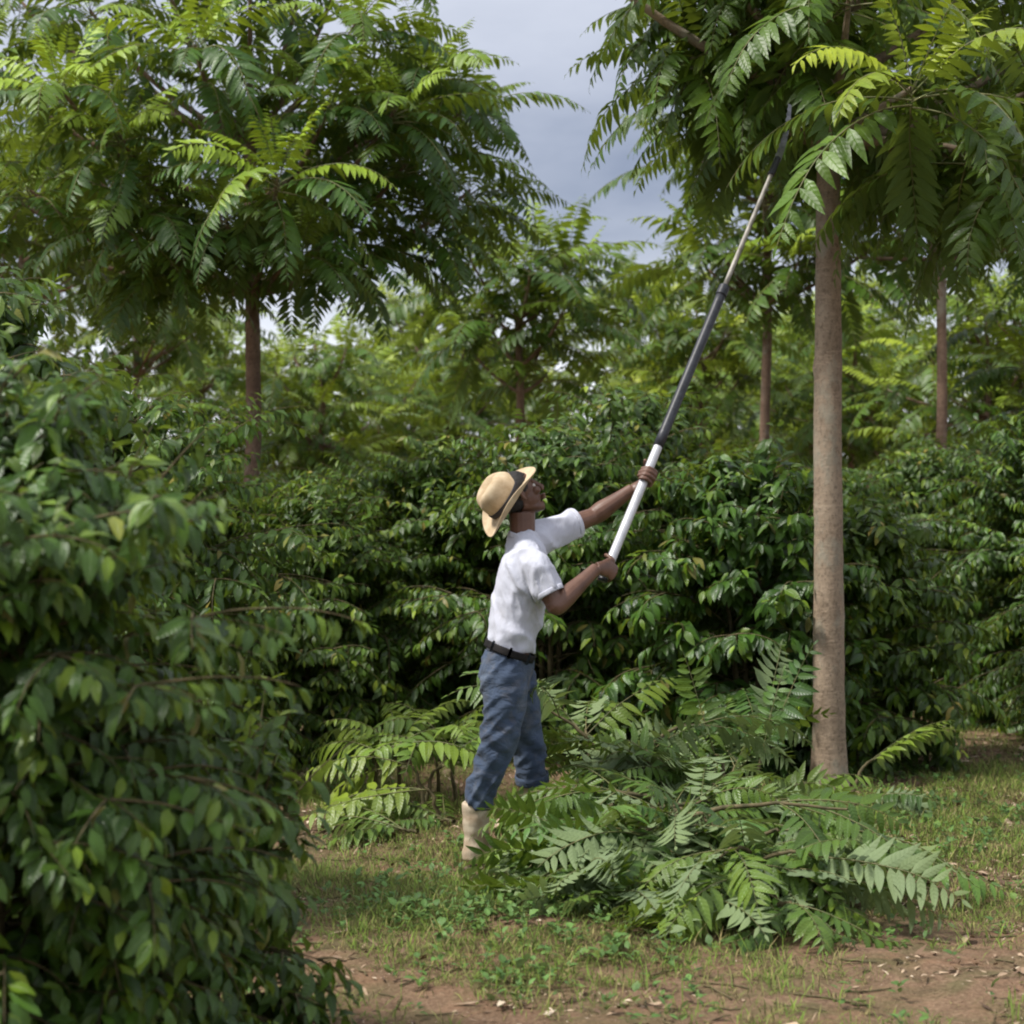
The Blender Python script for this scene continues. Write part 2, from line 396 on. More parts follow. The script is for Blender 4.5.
def coffee_bush(name, label, loc, H, Rb, seed, rows=4, dens=1.0, group=None, lmin=.075, lmax=.115, shoots=0, step=.034, fresh_lit=.06):
    rng = np.random.default_rng(seed)
    root = empty(name, loc); tag(root, label, 'bush', group)
    sb, fb = Buf(), Buf()
    stems = []
    for i in range(3):
        a = rng.random() * 6.28; d = rng.uniform(.03, .22) * Rb
        p = bez(np.array([.05 * math.cos(a), .05 * math.sin(a), -.04]), np.array([d * math.cos(a) * .6, d * math.sin(a) * .6, H * .5]), np.array([d * math.cos(a) * 1.4, d * math.sin(a) * 1.4, H * rng.uniform(.86, .97)]), 12)
        stems.append(p)
    tubes(sb, np.stack(stems), np.repeat(np.linspace(.026, .006, 12)[None], 3, 0), 7)
    nb = int(105 * dens * (H / 2))
    u = (np.arange(nb) + rng.random(nb)) / nb; u = .03 + .97 * u
    z = u * H * .95
    az = np.arange(nb) * 2.39996 + rng.normal(0, .3, nb)
    pf = np.interp(u, [0, .15, .38, .7, .9, 1.0], [.70, .90, 1.0, .88, .62, .34])
    # the outline is lobed, not a surface of revolution
    lob = np.array([1 + .42 * noise.noise(Vector((math.cos(a_) * 1.1, math.sin(a_) * 1.1, z_ * 1.6 + seed * 7.7))) for a_, z_ in zip(az, z)])
    Lb = Rb * pf * rng.uniform(.78, 1.1, nb) * lob
    el = np.radians(np.interp(u, [0, .5, 1], [14, 34, 72]) + rng.normal(0, 13, nb))
    D = np.stack([np.cos(el) * np.cos(az), np.cos(el) * np.sin(az), np.sin(el)], 1)
    si = rng.integers(0, 3, nb); st = np.stack(stems)
    P = st[si, np.clip((u * 11.4).astype(int), 0, 11)]; P = P.copy(); P[:, 2] = z
    def leafy(P, D, L, grav, start, step, yb):
        n = len(P); K = 14
        pts, dirs = paths(P, D, L, K, grav, .03, rng)
        pts[..., 2] = np.maximum(pts[..., 2], .04)
        tubes(sb, pts, np.linspace(  .005, .0012, K + 1)[None].repeat(n, 0), 3)
        m = np.maximum(2, (L * (1 - start) / step).astype(int))
        idx = np.repeat(np.arange(n), m)
        j = np.concatenate([np.arange(q) for q in m])
        t = start + (1 - start) * (j + rng.uniform(.2, .8, len(j))) / m[idx]
        x = np.clip(t * K, 0, K - 1e-4); i0 = x.astype(int); fr_ = (x - i0)[:, None]
        Q = pts[idx, i0] * (1 - fr_) + pts[idx, i0 + 1] * fr_
        T = dirs[idx, i0]
        S = nz(np.cross(T, np.array([0, 0, 1.])) + 1e-6); N = np.cross(S, T)
        tip = np.clip((t - .86) / .14, 0, 1)
        for sd in (-1, 1):
            q = len(Q); ro = rng.normal(0, .35, q)[:, None]
            Sx = S * np.cos(ro) + N * np.sin(ro)
            dr = rng.uniform(.25, 1.25, q)[:, None]
            d = T * (.55 + .6 * tip[:, None]) + sd * Sx * .9 + np.array([0, 0, -1.]) * dr + rng.normal(0, .16, (q, 3))
            outw = Q.copy(); outw[:, 2] = 0; outw = nz(outw)
            U = np.array([0, 0, 1.]) + outw * rng.uniform(.1, .9, (q, 1)) + rng.normal(0, .22, (q, 3))
            l = rng.uniform(lmin, lmax, q) * (1 - .4 * tip)
            yg = np.clip((tip - .25) * 1.2, 0, 1) * rng.uniform(0, 1, q) * yb[idx] + (rng.random(q) < fresh_lit) * rng.uniform(.2, .7, q)
            keep = rng.random(q) < .93
            leaves(fb, (Q + d * .012)[keep], d[keep], U[keep], l[keep], (l * rng.uniform(.19, .235, q))[keep], rng.uniform(.25, 1.1, q)[keep],
                   rng.uniform(.08, .4, q)[keep], rng.random(q)[keep], np.clip(yg, 0, 1)[keep], rows, prof_ovate, 0, rng, .11)
        return pts, dirs
    yb = np.where(rng.random(nb) < .55, 1.0, .3) * np.interp(u, [0, .6, 1], [.6, .8, 1.1])
    pts, dirs = leafy(P, D, Lb, np.interp(u, [0, .6, 1], [.8, .9, .6]), .22, step, yb)
    for frac in (.35, .55, .72):
        for sg in (-1, 1):
            sel = rng.random(nb) < .62
            i0 = int(frac * 14)
            T = dirs[sel, i0]; S = nz(np.cross(T, np.array([0, 0, 1.])) + 1e-6)
            D2 = T * .8 + sg * S * rng.uniform(.5, 1.0, (sel.sum(), 1)) + rng.normal(0, .15, (sel.sum(), 3))
            leafy(pts[sel, i0], D2, Lb[sel] * rng.uniform(.28, .5, sel.sum()), np.full(sel.sum(), .7), .15, step, yb[sel])
    if shoots:
        az = rng.random(shoots) * 6.28
        Ps = np.stack([Rb * .4 * np.cos(az), Rb * .4 * np.sin(az), H * rng.uniform(.75, .92, shoots)], 1)
        Ds = np.stack([np.cos(az) * .5, np.sin(az) * .5, np.ones(shoots)], 1)
        leafy(Ps, Ds, rng.uniform(.25, .42, shoots), np.full(shoots, .6), .2, step, np.ones(shoots))
    sb.build('stems', 'twig', root)
    fb.build('foliage', ['coffee'], root)
    return root

# ------------------------------------------------------------------ ground
def gz(x, y):
    x = np.asarray(x, float); y = np.asarray(y, float)
    big = .022 * np.sin(x * 2.1 + 1.3 * np.sin(y * 1.1)) + .018 * np.sin(y * 2.7 + x * .9) + .007 * np.sin(x * 7.3 + y * 5.1)
    return (big + .0045 * np.sin(x * 13 + 2.2 * np.sin(y * 7.1)) * np.sin(y * 11.3 + 1.7 * np.sin(x * 5.3)) + .003 * np.sin(x * 23 + y * 9) * np.sin(y * 27 - x * 11)) * np.exp(-((y - 9) / 14) ** 2)

def make_ground():
    xs = np.unique(np.concatenate([np.linspace(-150, -8, 30), np.linspace(-8, 8, 330), np.linspace(8, 150, 30)]))
    ys = np.unique(np.concatenate([np.linspace(-40, 3, 16), np.linspace(3, 18, 320), np.linspace(18, 260, 50)]))
    X, Y = np.meshgrid(xs, ys, indexing='ij'); Z = gz(X, Y)
    nx, ny = X.shape
    i, j = np.meshgrid(np.arange(nx - 1), np.arange(ny - 1), indexing='ij')
    F = np.stack([i * ny + j, (i + 1) * ny + j, (i + 1) * ny + j + 1, i * ny + j + 1], -1).reshape(-1, 4)
    k = NT('red_brown_soil')
    co = k.coord()
    n1 = k.noise(1.3, 6, .62, co); n2 = k.noise(9, 6, .7, co); n3 = k.noise(70, 4, .7, co); n4 = k.noise(2.6, 5, .6, co, .8)
    soil = k.ramp(n2, [(.28, (.095, .056, .034)), (.5, (.215, .132, .082)), (.72, (.35, .235, .15))])
    straw = k.ramp(n3, [(.42, (.085, .054, .033)), (.56, (.225, .155, .098)), (.72, (.40, .30, .20))])
    soil = k.mix(.45, soil, straw)
    soil = k.mix(k.ramp(k.noise(4.5, 6, .7, co), [(.5, (0, 0, 0)), (.7, (.6, .6, .6))]), soil, (.24, .122, .072))
    moss = k.ramp(n4, [(.46, (0, 0, 0)), (.62, (1, 1, 1))])
    green = k.ramp(n3, [(.3, (.045, .060, .020)), (.7, (.115, .120, .045))])
    soil = k.mix(k.math('MULTIPLY', moss, .55), soil, green)
    h = k.math('ADD', k.math('MULTIPLY', n2, .8), k.math('MULTIPLY', n3, .5))
    M['soil'] = k.done(k.bsdf(soil, .95, k.bump(h, .9, .03), .15))
    b = Buf(); b.add(np.stack([X, Y, Z], -1).reshape(-1, 3), F)
    o = b.build('ground', 'soil'); tag(o, kind='structure'); return o

make_ground()

def scatter(rng, n, x0, x1, y0, y1, dens):
    X = rng.uniform(x0, x1, n); Y = rng.uniform(y0, y1, n)
    k_ = rng.random(n) < dens(X, Y)
    return X[k_], Y[k_]

def nmap(X, Y, s, o):
    return np.array([noise.fractal(Vector((a * s + o, b * s, o)), 1.0, 2.0, 3) for a, b in zip(X, Y)])

def gauss(X, Y, cx, cy, sx, sy): return np.exp(-((X - cx) / sx) ** 2 - ((Y - cy) / sy) ** 2)

def make_grass():
    rng = np.random.default_rng(5)
    def dens(X, Y):
        d = 1.1 * gauss(X, Y, -.30, 8.45, .85, 1.0) + .35 * gauss(X, Y, -.2, 6.9, .9, .6) + .95 * gauss(X, Y, 2.25, 10.9, .75, 2.4) + .5 * gauss(X, Y, -.9, 11, .9, 1.2) + .4 * gauss(X, Y, 1.1, 10.6, 1.0, .8) + .10
        d += .35 * gauss(X, Y, .25, 7.3, .35, .35)
        return np.clip(d * (.62 + 1.5 * nmap(X, Y, 1.7, 2.2)), 0, 1)
    X, Y = scatter(rng, 95000, -1.8, 3.8, 5.6, 16, dens)
    m = rng.integers(5, 15, len(X)); q = np.repeat(np.arange(len(X)), m); n = len(q)
    X = X[q] + rng.normal(0, .022, n); Y = Y[q] + rng.normal(0, .022, n)
    tone = rng.random(m.size)[q]; dryc = (rng.random(m.size) < .20)[q]
    P = np.stack([X, Y, gz(X, Y) - .003], 1)
    az = rng.random(n) * 6.28; el = np.radians(rng.uniform(22, 86, n))
    D = np.stack([np.cos(el) * np.cos(az), np.cos(el) * np.sin(az), np.sin(el)], 1)
    U = np.stack([-np.cos(az), -np.sin(az), np.full(n, .6)], 1)
    L = rng.uniform(.022, .072, n) * (.65 + .7 * tone) * (1 + .8 * (rng.random(n) < .06))
    B = Buf()
    leaves(B, P, D, U, L, rng.uniform(.0018, .0044, n), rng.uniform(.1, 1.1, n), rng.uniform(.1, .4, n), np.clip(tone * .6 + .4 * rng.random(n), 0, 1),
           np.where(dryc | (rng.random(n) < .15), rng.uniform(.4, 1, n), 0), 3, lambda t: 1 - .75 * t, 0, rng, 0)
    tag(B.build('grass', 'grass'), 'short green and straw coloured grass on the bare ground', 'grass', kind='stuff')

def make_weeds():
    rng = np.random.default_rng(8)
    def dens(X, Y):
        d = 1.2 * gauss(X, Y, -.16, 7.65, .45, .30) + .8 * gauss(X, Y, .02, 7.55, .3, .22) + .55 * gauss(X, Y, .42, 7.0, .25, .2) + .35 * gauss(X, Y, -.1, 8.6, .5, .5) + .3 * gauss(X, Y, 2.1, 10.4, .6, 1.6) + .25 * gauss(X, Y, .05, 6.5, .5, .4) + .3 * gauss(X, Y, 1.35, 7.35, .22, .12)+ .03
        return np.clip(d * (.6 + 1.6 * nmap(X, Y, 3.0, 7.1)), 0, 1)
    X, Y = scatter(rng, 16000, -1.2, 3.2, 5.8, 14, dens)
    B = Buf(); n = len(X)
    for q in range(6):
        az = rng.random(n) * 6.28; el = np.radians(rng.uniform(5, 60, n))
        D = np.stack([np.cos(el) * np.cos(az), np.cos(el) * np.sin(az), np.sin(el)], 1)
        h = rng.uniform(.005, .05, n)
        P = np.stack([X, Y, gz(X, Y) + h], 1) + D * .008
        L = rng.uniform(.016, .05, n)
        leaves(B, P, D, np.tile([0, 0, 1.], (n, 1)) + rng.normal(0, .2, (n, 3)), L, L * rng.uniform(.2, .42, n), rng.uniform(.2, 1.0, n), rng.uniform(.05, .3, n), rng.random(n), (rng.random(n) < .2) * rng.uniform(.2, .9, n), 4, prof_ovate, 0, rng, .05)
    tag(B.build('weeds', 'weed'), 'low broad leaved weeds creeping over the bare ground', 'weeds', kind='stuff')

def make_litter():
    rng = np.random.default_rng(11)
    def dens(X, Y): return np.clip(.35 + .6 * gauss(X, Y, 1.95, 10.7, .45, .6) + .4 * gauss(X, Y, .6, 6.8, 1.6, .7) + .5 * gauss(X, Y, -.8, 11, .8, 1) + 1.2 * nmap(X, Y, 1.1, 4.4), .03, 1)
    X, Y = scatter(rng, 85000, -1.8, 3.6, 5.4, 17.5, dens)
    B = Buf(); n = len(X)
    az = rng.random(n) * 6.28; el = np.radians(rng.normal(5, 14, n))
    D = np.stack([np.cos(el) * np.cos(az), np.cos(el) * np.sin(az), np.sin(el)], 1)
    L = rng.uniform(.010, .055, n) * np.where(rng.random(n) < .08, 2.0, .8)
    ok = rng.random(n)
    leaves(B, np.stack([X, Y, gz(X, Y) + .008], 1), D, np.tile([0, 0, 1.], (n, 1)) + rng.normal(0, .35, (n, 3)), L, L * np.where(ok < .65, .07, .22), rng.uniform(-.8, 1.6, n), rng.uniform(-.2, .6, n), rng.random(n), rng.random(n), 4, prof_ovate, 0, rng, .15)
    k = NT('dry_litter')
    a = k.n('ShaderNodeAttribute', attribute_name='leaf')
    sp = k.n('ShaderNodeSeparateColor'); k.l(a.outputs['Color'], sp.inputs[0])
    M['litter'] = k.done(k.bsdf(k.ramp(sp.outputs[0], [(0, (.085, .052, .034)), (.45, (.20, .13, .085)), (.75, (.42, .31, .21)), (.95, (.62, .51, .38))]), .85, spec=.25))
    nt_ = 700; x = rng.uniform(-1.6, 3.4, nt_); y = rng.uniform(5.6, 14, nt_); a = rng.random(nt_) * 6.28; l = rng.uniform(.05, .22, nt_)
    t = np.linspace(-.5, .5, 5)[None]
    px_ = x[:, None] + np.cos(a)[:, None] * t * l[:, None] + rng.normal(0, .004, (nt_, 5)); py_ = y[:, None] + np.sin(a)[:, None] * t * l[:, None] + rng.normal(0, .004, (nt_, 5))
    tubes(B, np.stack([px_, py_, gz(px_, py_) + .006], -1), np.repeat(rng.uniform(.0015, .004, nt_)[:, None], 5, 1), 4, 1)
    tag(B.build('litter', ['litter', 'twig']), 'dry brown leaf litter and straw lying on the soil', 'leaf litter', kind='stuff')

make_grass(); make_weeds(); make_litter()
# ------------------------------------------------------------------ coffee bushes
COFFEE = 'coffee bushes of the plantation rows'
def foot(px, Y):
    p = at(px, 512, Y); return (p[0], Y, float(gz(p[0], Y)))

coffee_bush('coffee_bush', 'big coffee bush with drooping leaves filling the left foreground', foot(-2, 5.25), 1.70, .87, 8, rows=5, dens=2.8, fresh_lit=.16, group=COFFEE, lmin=.058, lmax=.102, shoots=9, step=.028)  # extra leaves in young colour, partly brightness painted in for missing light
coffee_bush('coffee_bush', 'tall coffee bush rising at the left edge under the broad shade tree', foot(-55, 7.8), 2.32, .95, 14, rows=5, dens=1.6, group=COFFEE, lmin=.075, lmax=.12, shoots=6)
protoA = coffee_bush('coffee_bush', 'leafy coffee bush directly behind the man in the white shirt', foot(548, 12.7), 1.9, .95, 21, rows=4, dens=1.6, group=COFFEE, shoots=4)
protoB = coffee_bush('coffee_bush', 'glossy coffee bush with large leaves just left of the pale trunk', foot(752, 11.95), 1.72, .84, 35, rows=5, dens=1.45, group=COFFEE, lmin=.09, lmax=.14, shoots=4)
protoC = coffee_bush('coffee_bush', 'dark coffee bush at the right edge beside the grassy lane', foot(1062, 14.7), 2.0, 1.15, 48, rows=4, dens=1.6, group=COFFEE, shoots=3)

def put_bush(src, px, Y, s, rz, label):
    o = copy_tree(src); o.location = foot(px, Y); o.scale = (s, s, s); o.rotation_euler.z = rz; o['label'] = label
put_bush(protoB, 862, 12.35, .86, 2.2, 'coffee bush with large leaves just right of the pale trunk')
put_bush(protoC, 200, 13.3, .84, 1.1, 'shaded coffee bush below the reddish trunk of the broad shade tree')
put_bush(protoA, 318, 12.7, .82, 2.5, 'coffee bush behind the tip of the foreground bush, second left of the man')
put_bush(protoC, 428, 13.3, .88, 3.6, 'coffee bush with pale tips just left of the straw hat')
put_bush(protoA, 640, 13.9, 1.12, 4.4, 'tallest coffee bush, behind the raised pole and upper hand')
put_bush(protoA, 932, 17.0, 1.0, 5.3, 'coffee bush below the thin reddish trunk at the end of the lane')
put_bush(protoC, 1150, 13.3, .98, 4.9, 'coffee bush cut off by the right picture edge')
put_bush(protoA, 965, 20.5, 1.1, .7, 'distant coffee bush closing the grassy lane on the right')
put_bush(protoC, 120, 11.2, 1.0, .4, 'coffee bush showing between the foreground bush and the trunk of the broad tree')
for i, (px, Y, s, lab) in enumerate([
        (260, 16.6, 1.02, 'back row coffee bush under the broad shade tree'),
        (395, 16.9, 1.0, 'back row coffee bush showing above the row left of the hat'),
        (520, 16.5, 1.0, 'back row coffee bush peeping over the row behind the hat'),
        (735, 16.4, 1.05, 'back row coffee bush below the slim dark trunk right of the pole'),
        (825, 16.2, 1.06, 'back row coffee bush behind the pale foreground trunk'),
        (1040, 17.6, 1.08, 'back row coffee bush above the bush at the right edge')]):
    put_bush((protoA, protoC)[i % 2], px, Y, s * .86, i * 1.3 + .5, lab)

coffee_bush('coffee_bush', 'small light green coffee plant at the right edge of the foreground bush', foot(225, 5.8), .86, .36, 66, rows=5, dens=1.3, group=COFFEE, lmin=.07, lmax=.11, shoots=6, step=.04)

# ------------------------------------------------------------------ shade trees
def local(px, py, Y, loc): return tuple(at(px, py, Y) - np.array(loc))
TREES = 'young shade trees with feathery leaves'

# pale trunk on the right that the man prunes
L0 = foot(829, 11.3)
ros = [(912, 88, 9.9, 1.12, 1.0), (965, 150, 10.4, .95, .2), (1020, 170, 10.6, 1, .2), (772, 80, 11.7, .85, .3), (708, 80, 11.7, .85, .2), (985, 120, 11.4, 1, .2), (1045, 175, 10.8, 1, .2), (925, 175, 11.9, .9, .2), (868, 140, 12.2, .8, .2), (800, 60, 11.0, 1, .3), (690, 55, 11.4, .9, .3), (735, 40, 11.4, .9, .4), (850, -10, 10.4, 1, .8), (690, -15, 11.6, .85, .2), (785, 130, 12.3, .7, .2), (862, 62, 12.0, .9, .5), (722, 15, 11.5, 1.0, .3), (768, 62, 11.9, .9, .4), (735, -30, 11.4, .95, .3), (705, -55, 10.9, .9, .2),
       (815, -40, 10.9, 1, .5), (985, -30, 11.2, 1, .4), (1035, 90, 10.9, 1, .3), (1000, 55, 12.1, .95, .3), (1085, 10, 11.6, 1, .4), (940, -90, 11.6, 1, .4),
       (750, -110, 11.8, 1, .5), (860, -130, 11.3, 1, .8), (1060, 165, 11.9, .9, .2), (540, -88, 11.0, .62, .4), (965, 150, 12.3, .85, .2), (745, 110, 12.2, .8, .3), (1000, -120, 12, 1, .4)]
ros = [local(a, b, c, L0) + (s, g) for a, b, c, s, g in ros]
shade_tree('shade_tree', 'shade tree with thick pale trunk standing over the pile of cuttings', 'tree', L0, 4.35, ros, 7, .092, .062, 'bark', TREES, 1.0, 17, 5, 1.0, 1.15, 12, blo=.84, wid=.14)

# broad dark tree on the left
L1 = foot(251, 15.0)
ros = [(195, 45, 13.8, 1.1, 1.7), (225, 215, 13.9, .85, .5), (120, 225, 14.1, .85, .4), (300, 245, 14.1, .85, .3), (395, 110, 14.1, .9, 1.0), (60, 88, 13.8, 1.0, 1.6), (278, 178, 13.4, 1.05, 1.7), (118, 132, 13.9, .9, 1.4), (355, 25, 14.3, 1, 1.2), (425, 75, 14.6, 1, 1.0), (462, 110, 15.0, .95, .4),
       (330, 105, 14.1, 1, .4), (30, 190, 14.5, .95, .5), (150, 205, 14.1, 1, .5), (405, 165, 14.5, 1, .4), (180, 262, 14.5, .9, .3), (345, 235, 14.6, 1, .2), (425, 225, 15.1, .9, .2),
       (250, -20, 14.8, 1, .8), (90, 10, 15.0, 1, .7), (-20, 60, 15, 1, .5), (-40, 160, 15.3, 1, .4), (310, -70, 15.2, 1, .6), (350, -60, 15.3, 1, .5), (150, -70, 15.2, 1, .6),
       (240, 110, 15.6, 1, .2), (130, 60, 15.9, 1, .3), (330, 170, 16.0, 1, .1), (60, 250, 15.4, .9, .2), (470, 190, 15.9, .85, .3), (220, 215, 15.9, .9, .1), (420, 95, 15.7, .9, .5), (20, 0, 16, 1, .4), (395, 100, 16.2, 1, .2), (100, 180, 16.1, 1, .1)]
ros = [local(a, b, c, L1) + (s, g * 1.35 + .1) for a, b, c, s, g in ros]
shade_tree('shade_tree', 'broad shade tree with dense drooping crown above the left bushes', 'tree', L1, 4.3, ros, 9, .068, .05, 'bark_far', TREES, .95, 18, 4, 1.0, .95, 17, blo=.74, wid=.135)

protos = []
rng = np.random.default_rng(77)
for i, (H, rad, z0, n, Lm) in enumerate([(5.6, 1.25, 3.7, 15, 1.05), (4.5, .95, 3.1, 11, 1.1), (4.4, 1.2, 2.3, 16, 1.0), (6.0, 1.5, 3.9, 18, 1.05)]):
    px, Y, lab = [(767, 18.6, 'slim shade tree with dark trunk just right of the black pole sleeve'), (520, 20.5, 'feathery shade tree against the bright sky above the straw hat'),
                  (455, 30.0, 'low far shade tree in the gap right of the broad tree'), (931, 17.4, 'shade tree with thin reddish trunk beyond the lane on the right')][i]
    protos.append(shade_tree('shade_tree', lab, 'tree', foot(px, Y), H * .8, crown_points(rng, n, rad, z0, H * .97), 100 + i, .058, .036, 'bark_far', TREES, Lm, 14, 4, 1.0, .8, 10, (rng.normal(0, .12), 0), blo=.78, wid=.16))

def put_tree(k_, px, Y, s, rz, label):
    o = copy_tree(protos[k_]); o.location = foot(px, Y); o.scale = (s, s, s); o.rotation_euler.z = rz; o['label'] = label
for k_, px, Y, s, rz, lab in [
        (1, 700, 24.5, .96, 2.6, 'feathery shade tree right behind the black pole sleeve'),
        (2, 985, 23.5, .98, 4.4, 'broad low shade tree just right of the thin reddish trunk'),
        (2, 815, 28.0, 1.0, 5.3, 'low shade tree directly behind the pale trunk'),
        (0, 632, 33.0, 1.0, 1.2, 'far shade tree with narrow crown left of the black pole sleeve'),
        (3, 770, 37.0, .9, 2.2, 'far rounded shade tree behind the slim dark trunk'),
        (0, 872, 34.0, 1.0, .5, 'far shade tree just right of the pale trunk, crown near the bright gap'),
        (0, 415, 33.0, .95, 4.1, 'far shade tree under the right edge of the broad tree'),
        (2, 655, 27.0, .82, 3.3, 'low shade tree with broad leaves right of the straw hat'),
        (2, 318, 24.0, .86, 2.7, 'low shade tree just right of the broad tree trunk'),
        (2, 712, 30.0, .9, 2.2, 'low shade tree behind the black pole sleeve'),
        (2, 380, 28.0, .84, 4.0, 'small far shade tree with greyish trunk right of the broad tree'),
        (0, 135, 24.0, .92, 5.2, 'far shade tree seen between the left bushes and the broad tree'),
        (2, 210, 29.0, .95, .6, 'far shade tree just left of the reddish trunk of the broad tree'),
        (3, 30, 21.0, 1.0, 2.9, 'tall far shade tree behind the left edge of the broad tree'),
        (2, 400, 35.0, 1.05, 5.6, 'distant low shade tree beyond the row left of the hat'),
        (1, 285, 36.0, 1.0, 1.9, 'distant shade tree just right of the reddish trunk'),
        (2, 850, 25.5, .95, 4.7, 'shade tree filling the gap right of the pale trunk'),
        (0, 1030, 24.5, .80, 3.9, 'leafy shade tree beyond the lane at the right edge'),
        (2, 1075, 19.0, .92, 1.4, 'low shade tree partly cut off by the right edge'),
        (2, 735, 34.0, .92, .3, 'distant shade tree between the pole and the slim dark trunk'),
        (0, 805, 39.0, 1.0, 2.0, 'distant shade tree just left of the pale trunk'),
        (1, 545, 43.0, 1.05, 4.2, 'most distant shade tree behind the hat'),
        (0, 480, 47.0, 1.0, .9, 'distant shade tree low on the skyline left of the hat'),
        (2, 900, 40.0, 1.1, .2, 'distant shade tree in the gap left of the thin reddish trunk'),
        (0, 180, 44.0, 1.1, 1.6, 'distant shade tree low behind the left bushes'),
        (2, 1020, 42.0, 1.0, 2.6, 'distant low shade tree near the right edge')]:
    put_tree(k_, px, Y, s, rz, lab)

# the far plantation, one mass
def far_wood():
    rng = np.random.default_rng(31); B = Buf()
    n = 5200
    X = rng.uniform(-34, 34, n); Y = rng.uniform(52, 72, n)
    top = 2.9 + 1.1 * nmap(X, Y, .22, 3.0) + .5 * nmap(X, Y, .9, 9.0)
    Z = top * rng.random(n) ** .6
    az = rng.random(n) * 6.28
    D = np.stack([np.cos(az), np.sin(az), rng.uniform(-.5, .7, n)], 1)
    L = rng.uniform(.5, .95, n)
    for _ in range(4):
        a2 = az + rng.normal(0, 1.2, n)
        D = np.stack([np.cos(a2), np.sin(a2), rng.uniform(-.6, .8, n)], 1)
        leaves(B, np.stack([X, Y, Z], 1) + rng.normal(0, .2, (n, 3)), D, rng.normal(0, .4, (n, 3)) + np.array([0, -.4, 1]), L, L * .2, rng.uniform(.4, 1.2, n), rng.uniform(0, .3, n), rng.random(n), (rng.random(n) < .1) * .5, 4, prof_lance, 0, rng, .05)
    tag(B.build('far_wood', ['pinnate']), 'far plantation foliage closing the skyline', 'wood', kind='stuff')
far_wood()

# ------------------------------------------------------------------ cut branches
HEAP = 'cut branches heaped in front of the pale trunk'
SIDE = 'cut fronds lying left behind the man'
def heap(x, y):
    g = lambda cx, cy, sx, sy, h: h * np.exp(-((x - cx) / sx) ** 2 - ((y - cy) / sy) ** 2)
    return gz(x, y) + g(.60, 8.6, .42, .55, .28) + g(.45, 9.45, .35, .35, .14) + g(.46, 9.3, .30, .4, .22) + g(1.0, 8.1, .45, .5, .13) + g(.75, 9.4, .4, .5, .08) + .012

def cut_branch(label, base, az, nfr, spread, L, elev, seed, group=HEAP, layer=1.0, stem=.5, young=.05, grav=1.0, roll=None, floor=True, stem_el=None, mats='cut'):
    """base: cut end of the stem in world metres; the fronds spread round its far end"""
    rng = np.random.default_rng(seed)
    base = np.array(base, float); lift = base[2] - float(heap(base[0], base[1]) if group == HEAP else gz(base[0], base[1]))
    lift = max(0.0, lift - .02) if lift > .05 else 0.0      # a raised cutting stands on its own stem
    base[2] -= lift
    root = empty('cut_branch', base); tag(root, label, 'branch', group)
    fl = (lambda x, y: (heap(x + base[0], y + base[1]) - gz(x, y)) * layer + gz(x + base[0], y + base[1]) + .015 - base[2]) if floor else None
    se = R(stem_el if stem_el is not None else 6)
    sd = np.array([math.cos(az) * math.cos(se), math.sin(az) * math.cos(se), math.sin(se)])
    t = np.linspace(0, 1, 10)[:, None]
    sp = t * sd * stem + np.array([0, 0, 1.]) * .05 * stem * np.sin(t * PI) + rng.normal(0, .004, (10, 3))
    sp[:, 2] += lift * (1 - (1 - t[:, 0]) ** 3)
    if floor: sp[:, 2] = np.maximum(sp[:, 2], fl(sp[:, 0], sp[:, 1]))
    sb = Buf(); tubes(sb, sp[None], np.linspace(.012, .005, 10)[None], 7)
    sb.build('stem', 'twig', root)
    f = np.sort(rng.random(nfr)) if nfr > 1 else np.array([1.0])
    P = np.stack([np.interp(.45 + .55 * f, np.linspace(0, 1, 10), sp[:, i]) for i in range(3)], 1)
    a = az + np.linspace(-spread, spread, nfr) * (1 if nfr > 1 else 0) + rng.normal(0, .12, nfr)
    a = a[rng.permutation(nfr)]
    e = np.radians(elev + rng.normal(0, 9, nfr)) if nfr > 1 else np.radians([elev])
    D = np.stack([np.cos(e) * np.cos(a), np.cos(e) * np.sin(a), np.sin(e)], 1)
    fb = Buf()
    rl = np.where(rng.random(nfr) < .3, PI, 0) + rng.normal(0, .6, nfr) if roll is None else np.full(nfr, roll)
    fronds(fb, P, D, L * rng.uniform(.85, 1.12, nfr) if nfr > 1 else np.array([L]), np.full(nfr, grav) * rng.uniform(.7, 1.3, nfr), np.full(nfr, young) * rng.uniform(.3, 1.5, nfr), rng, 12, 6, .34, rl, fl, .205, 1, .145, .0055, .12)
    fb.build('foliage', [mats, 'stalk'], root)
    return root

def W(px, py, Y): return at(px, py, Y)
def ground_at(px, py):
    Y = CAM_H / ((py - 512) / FPX); p = at(px, py, Y); p[2] = float(gz(p[0], Y)) + .03; return p

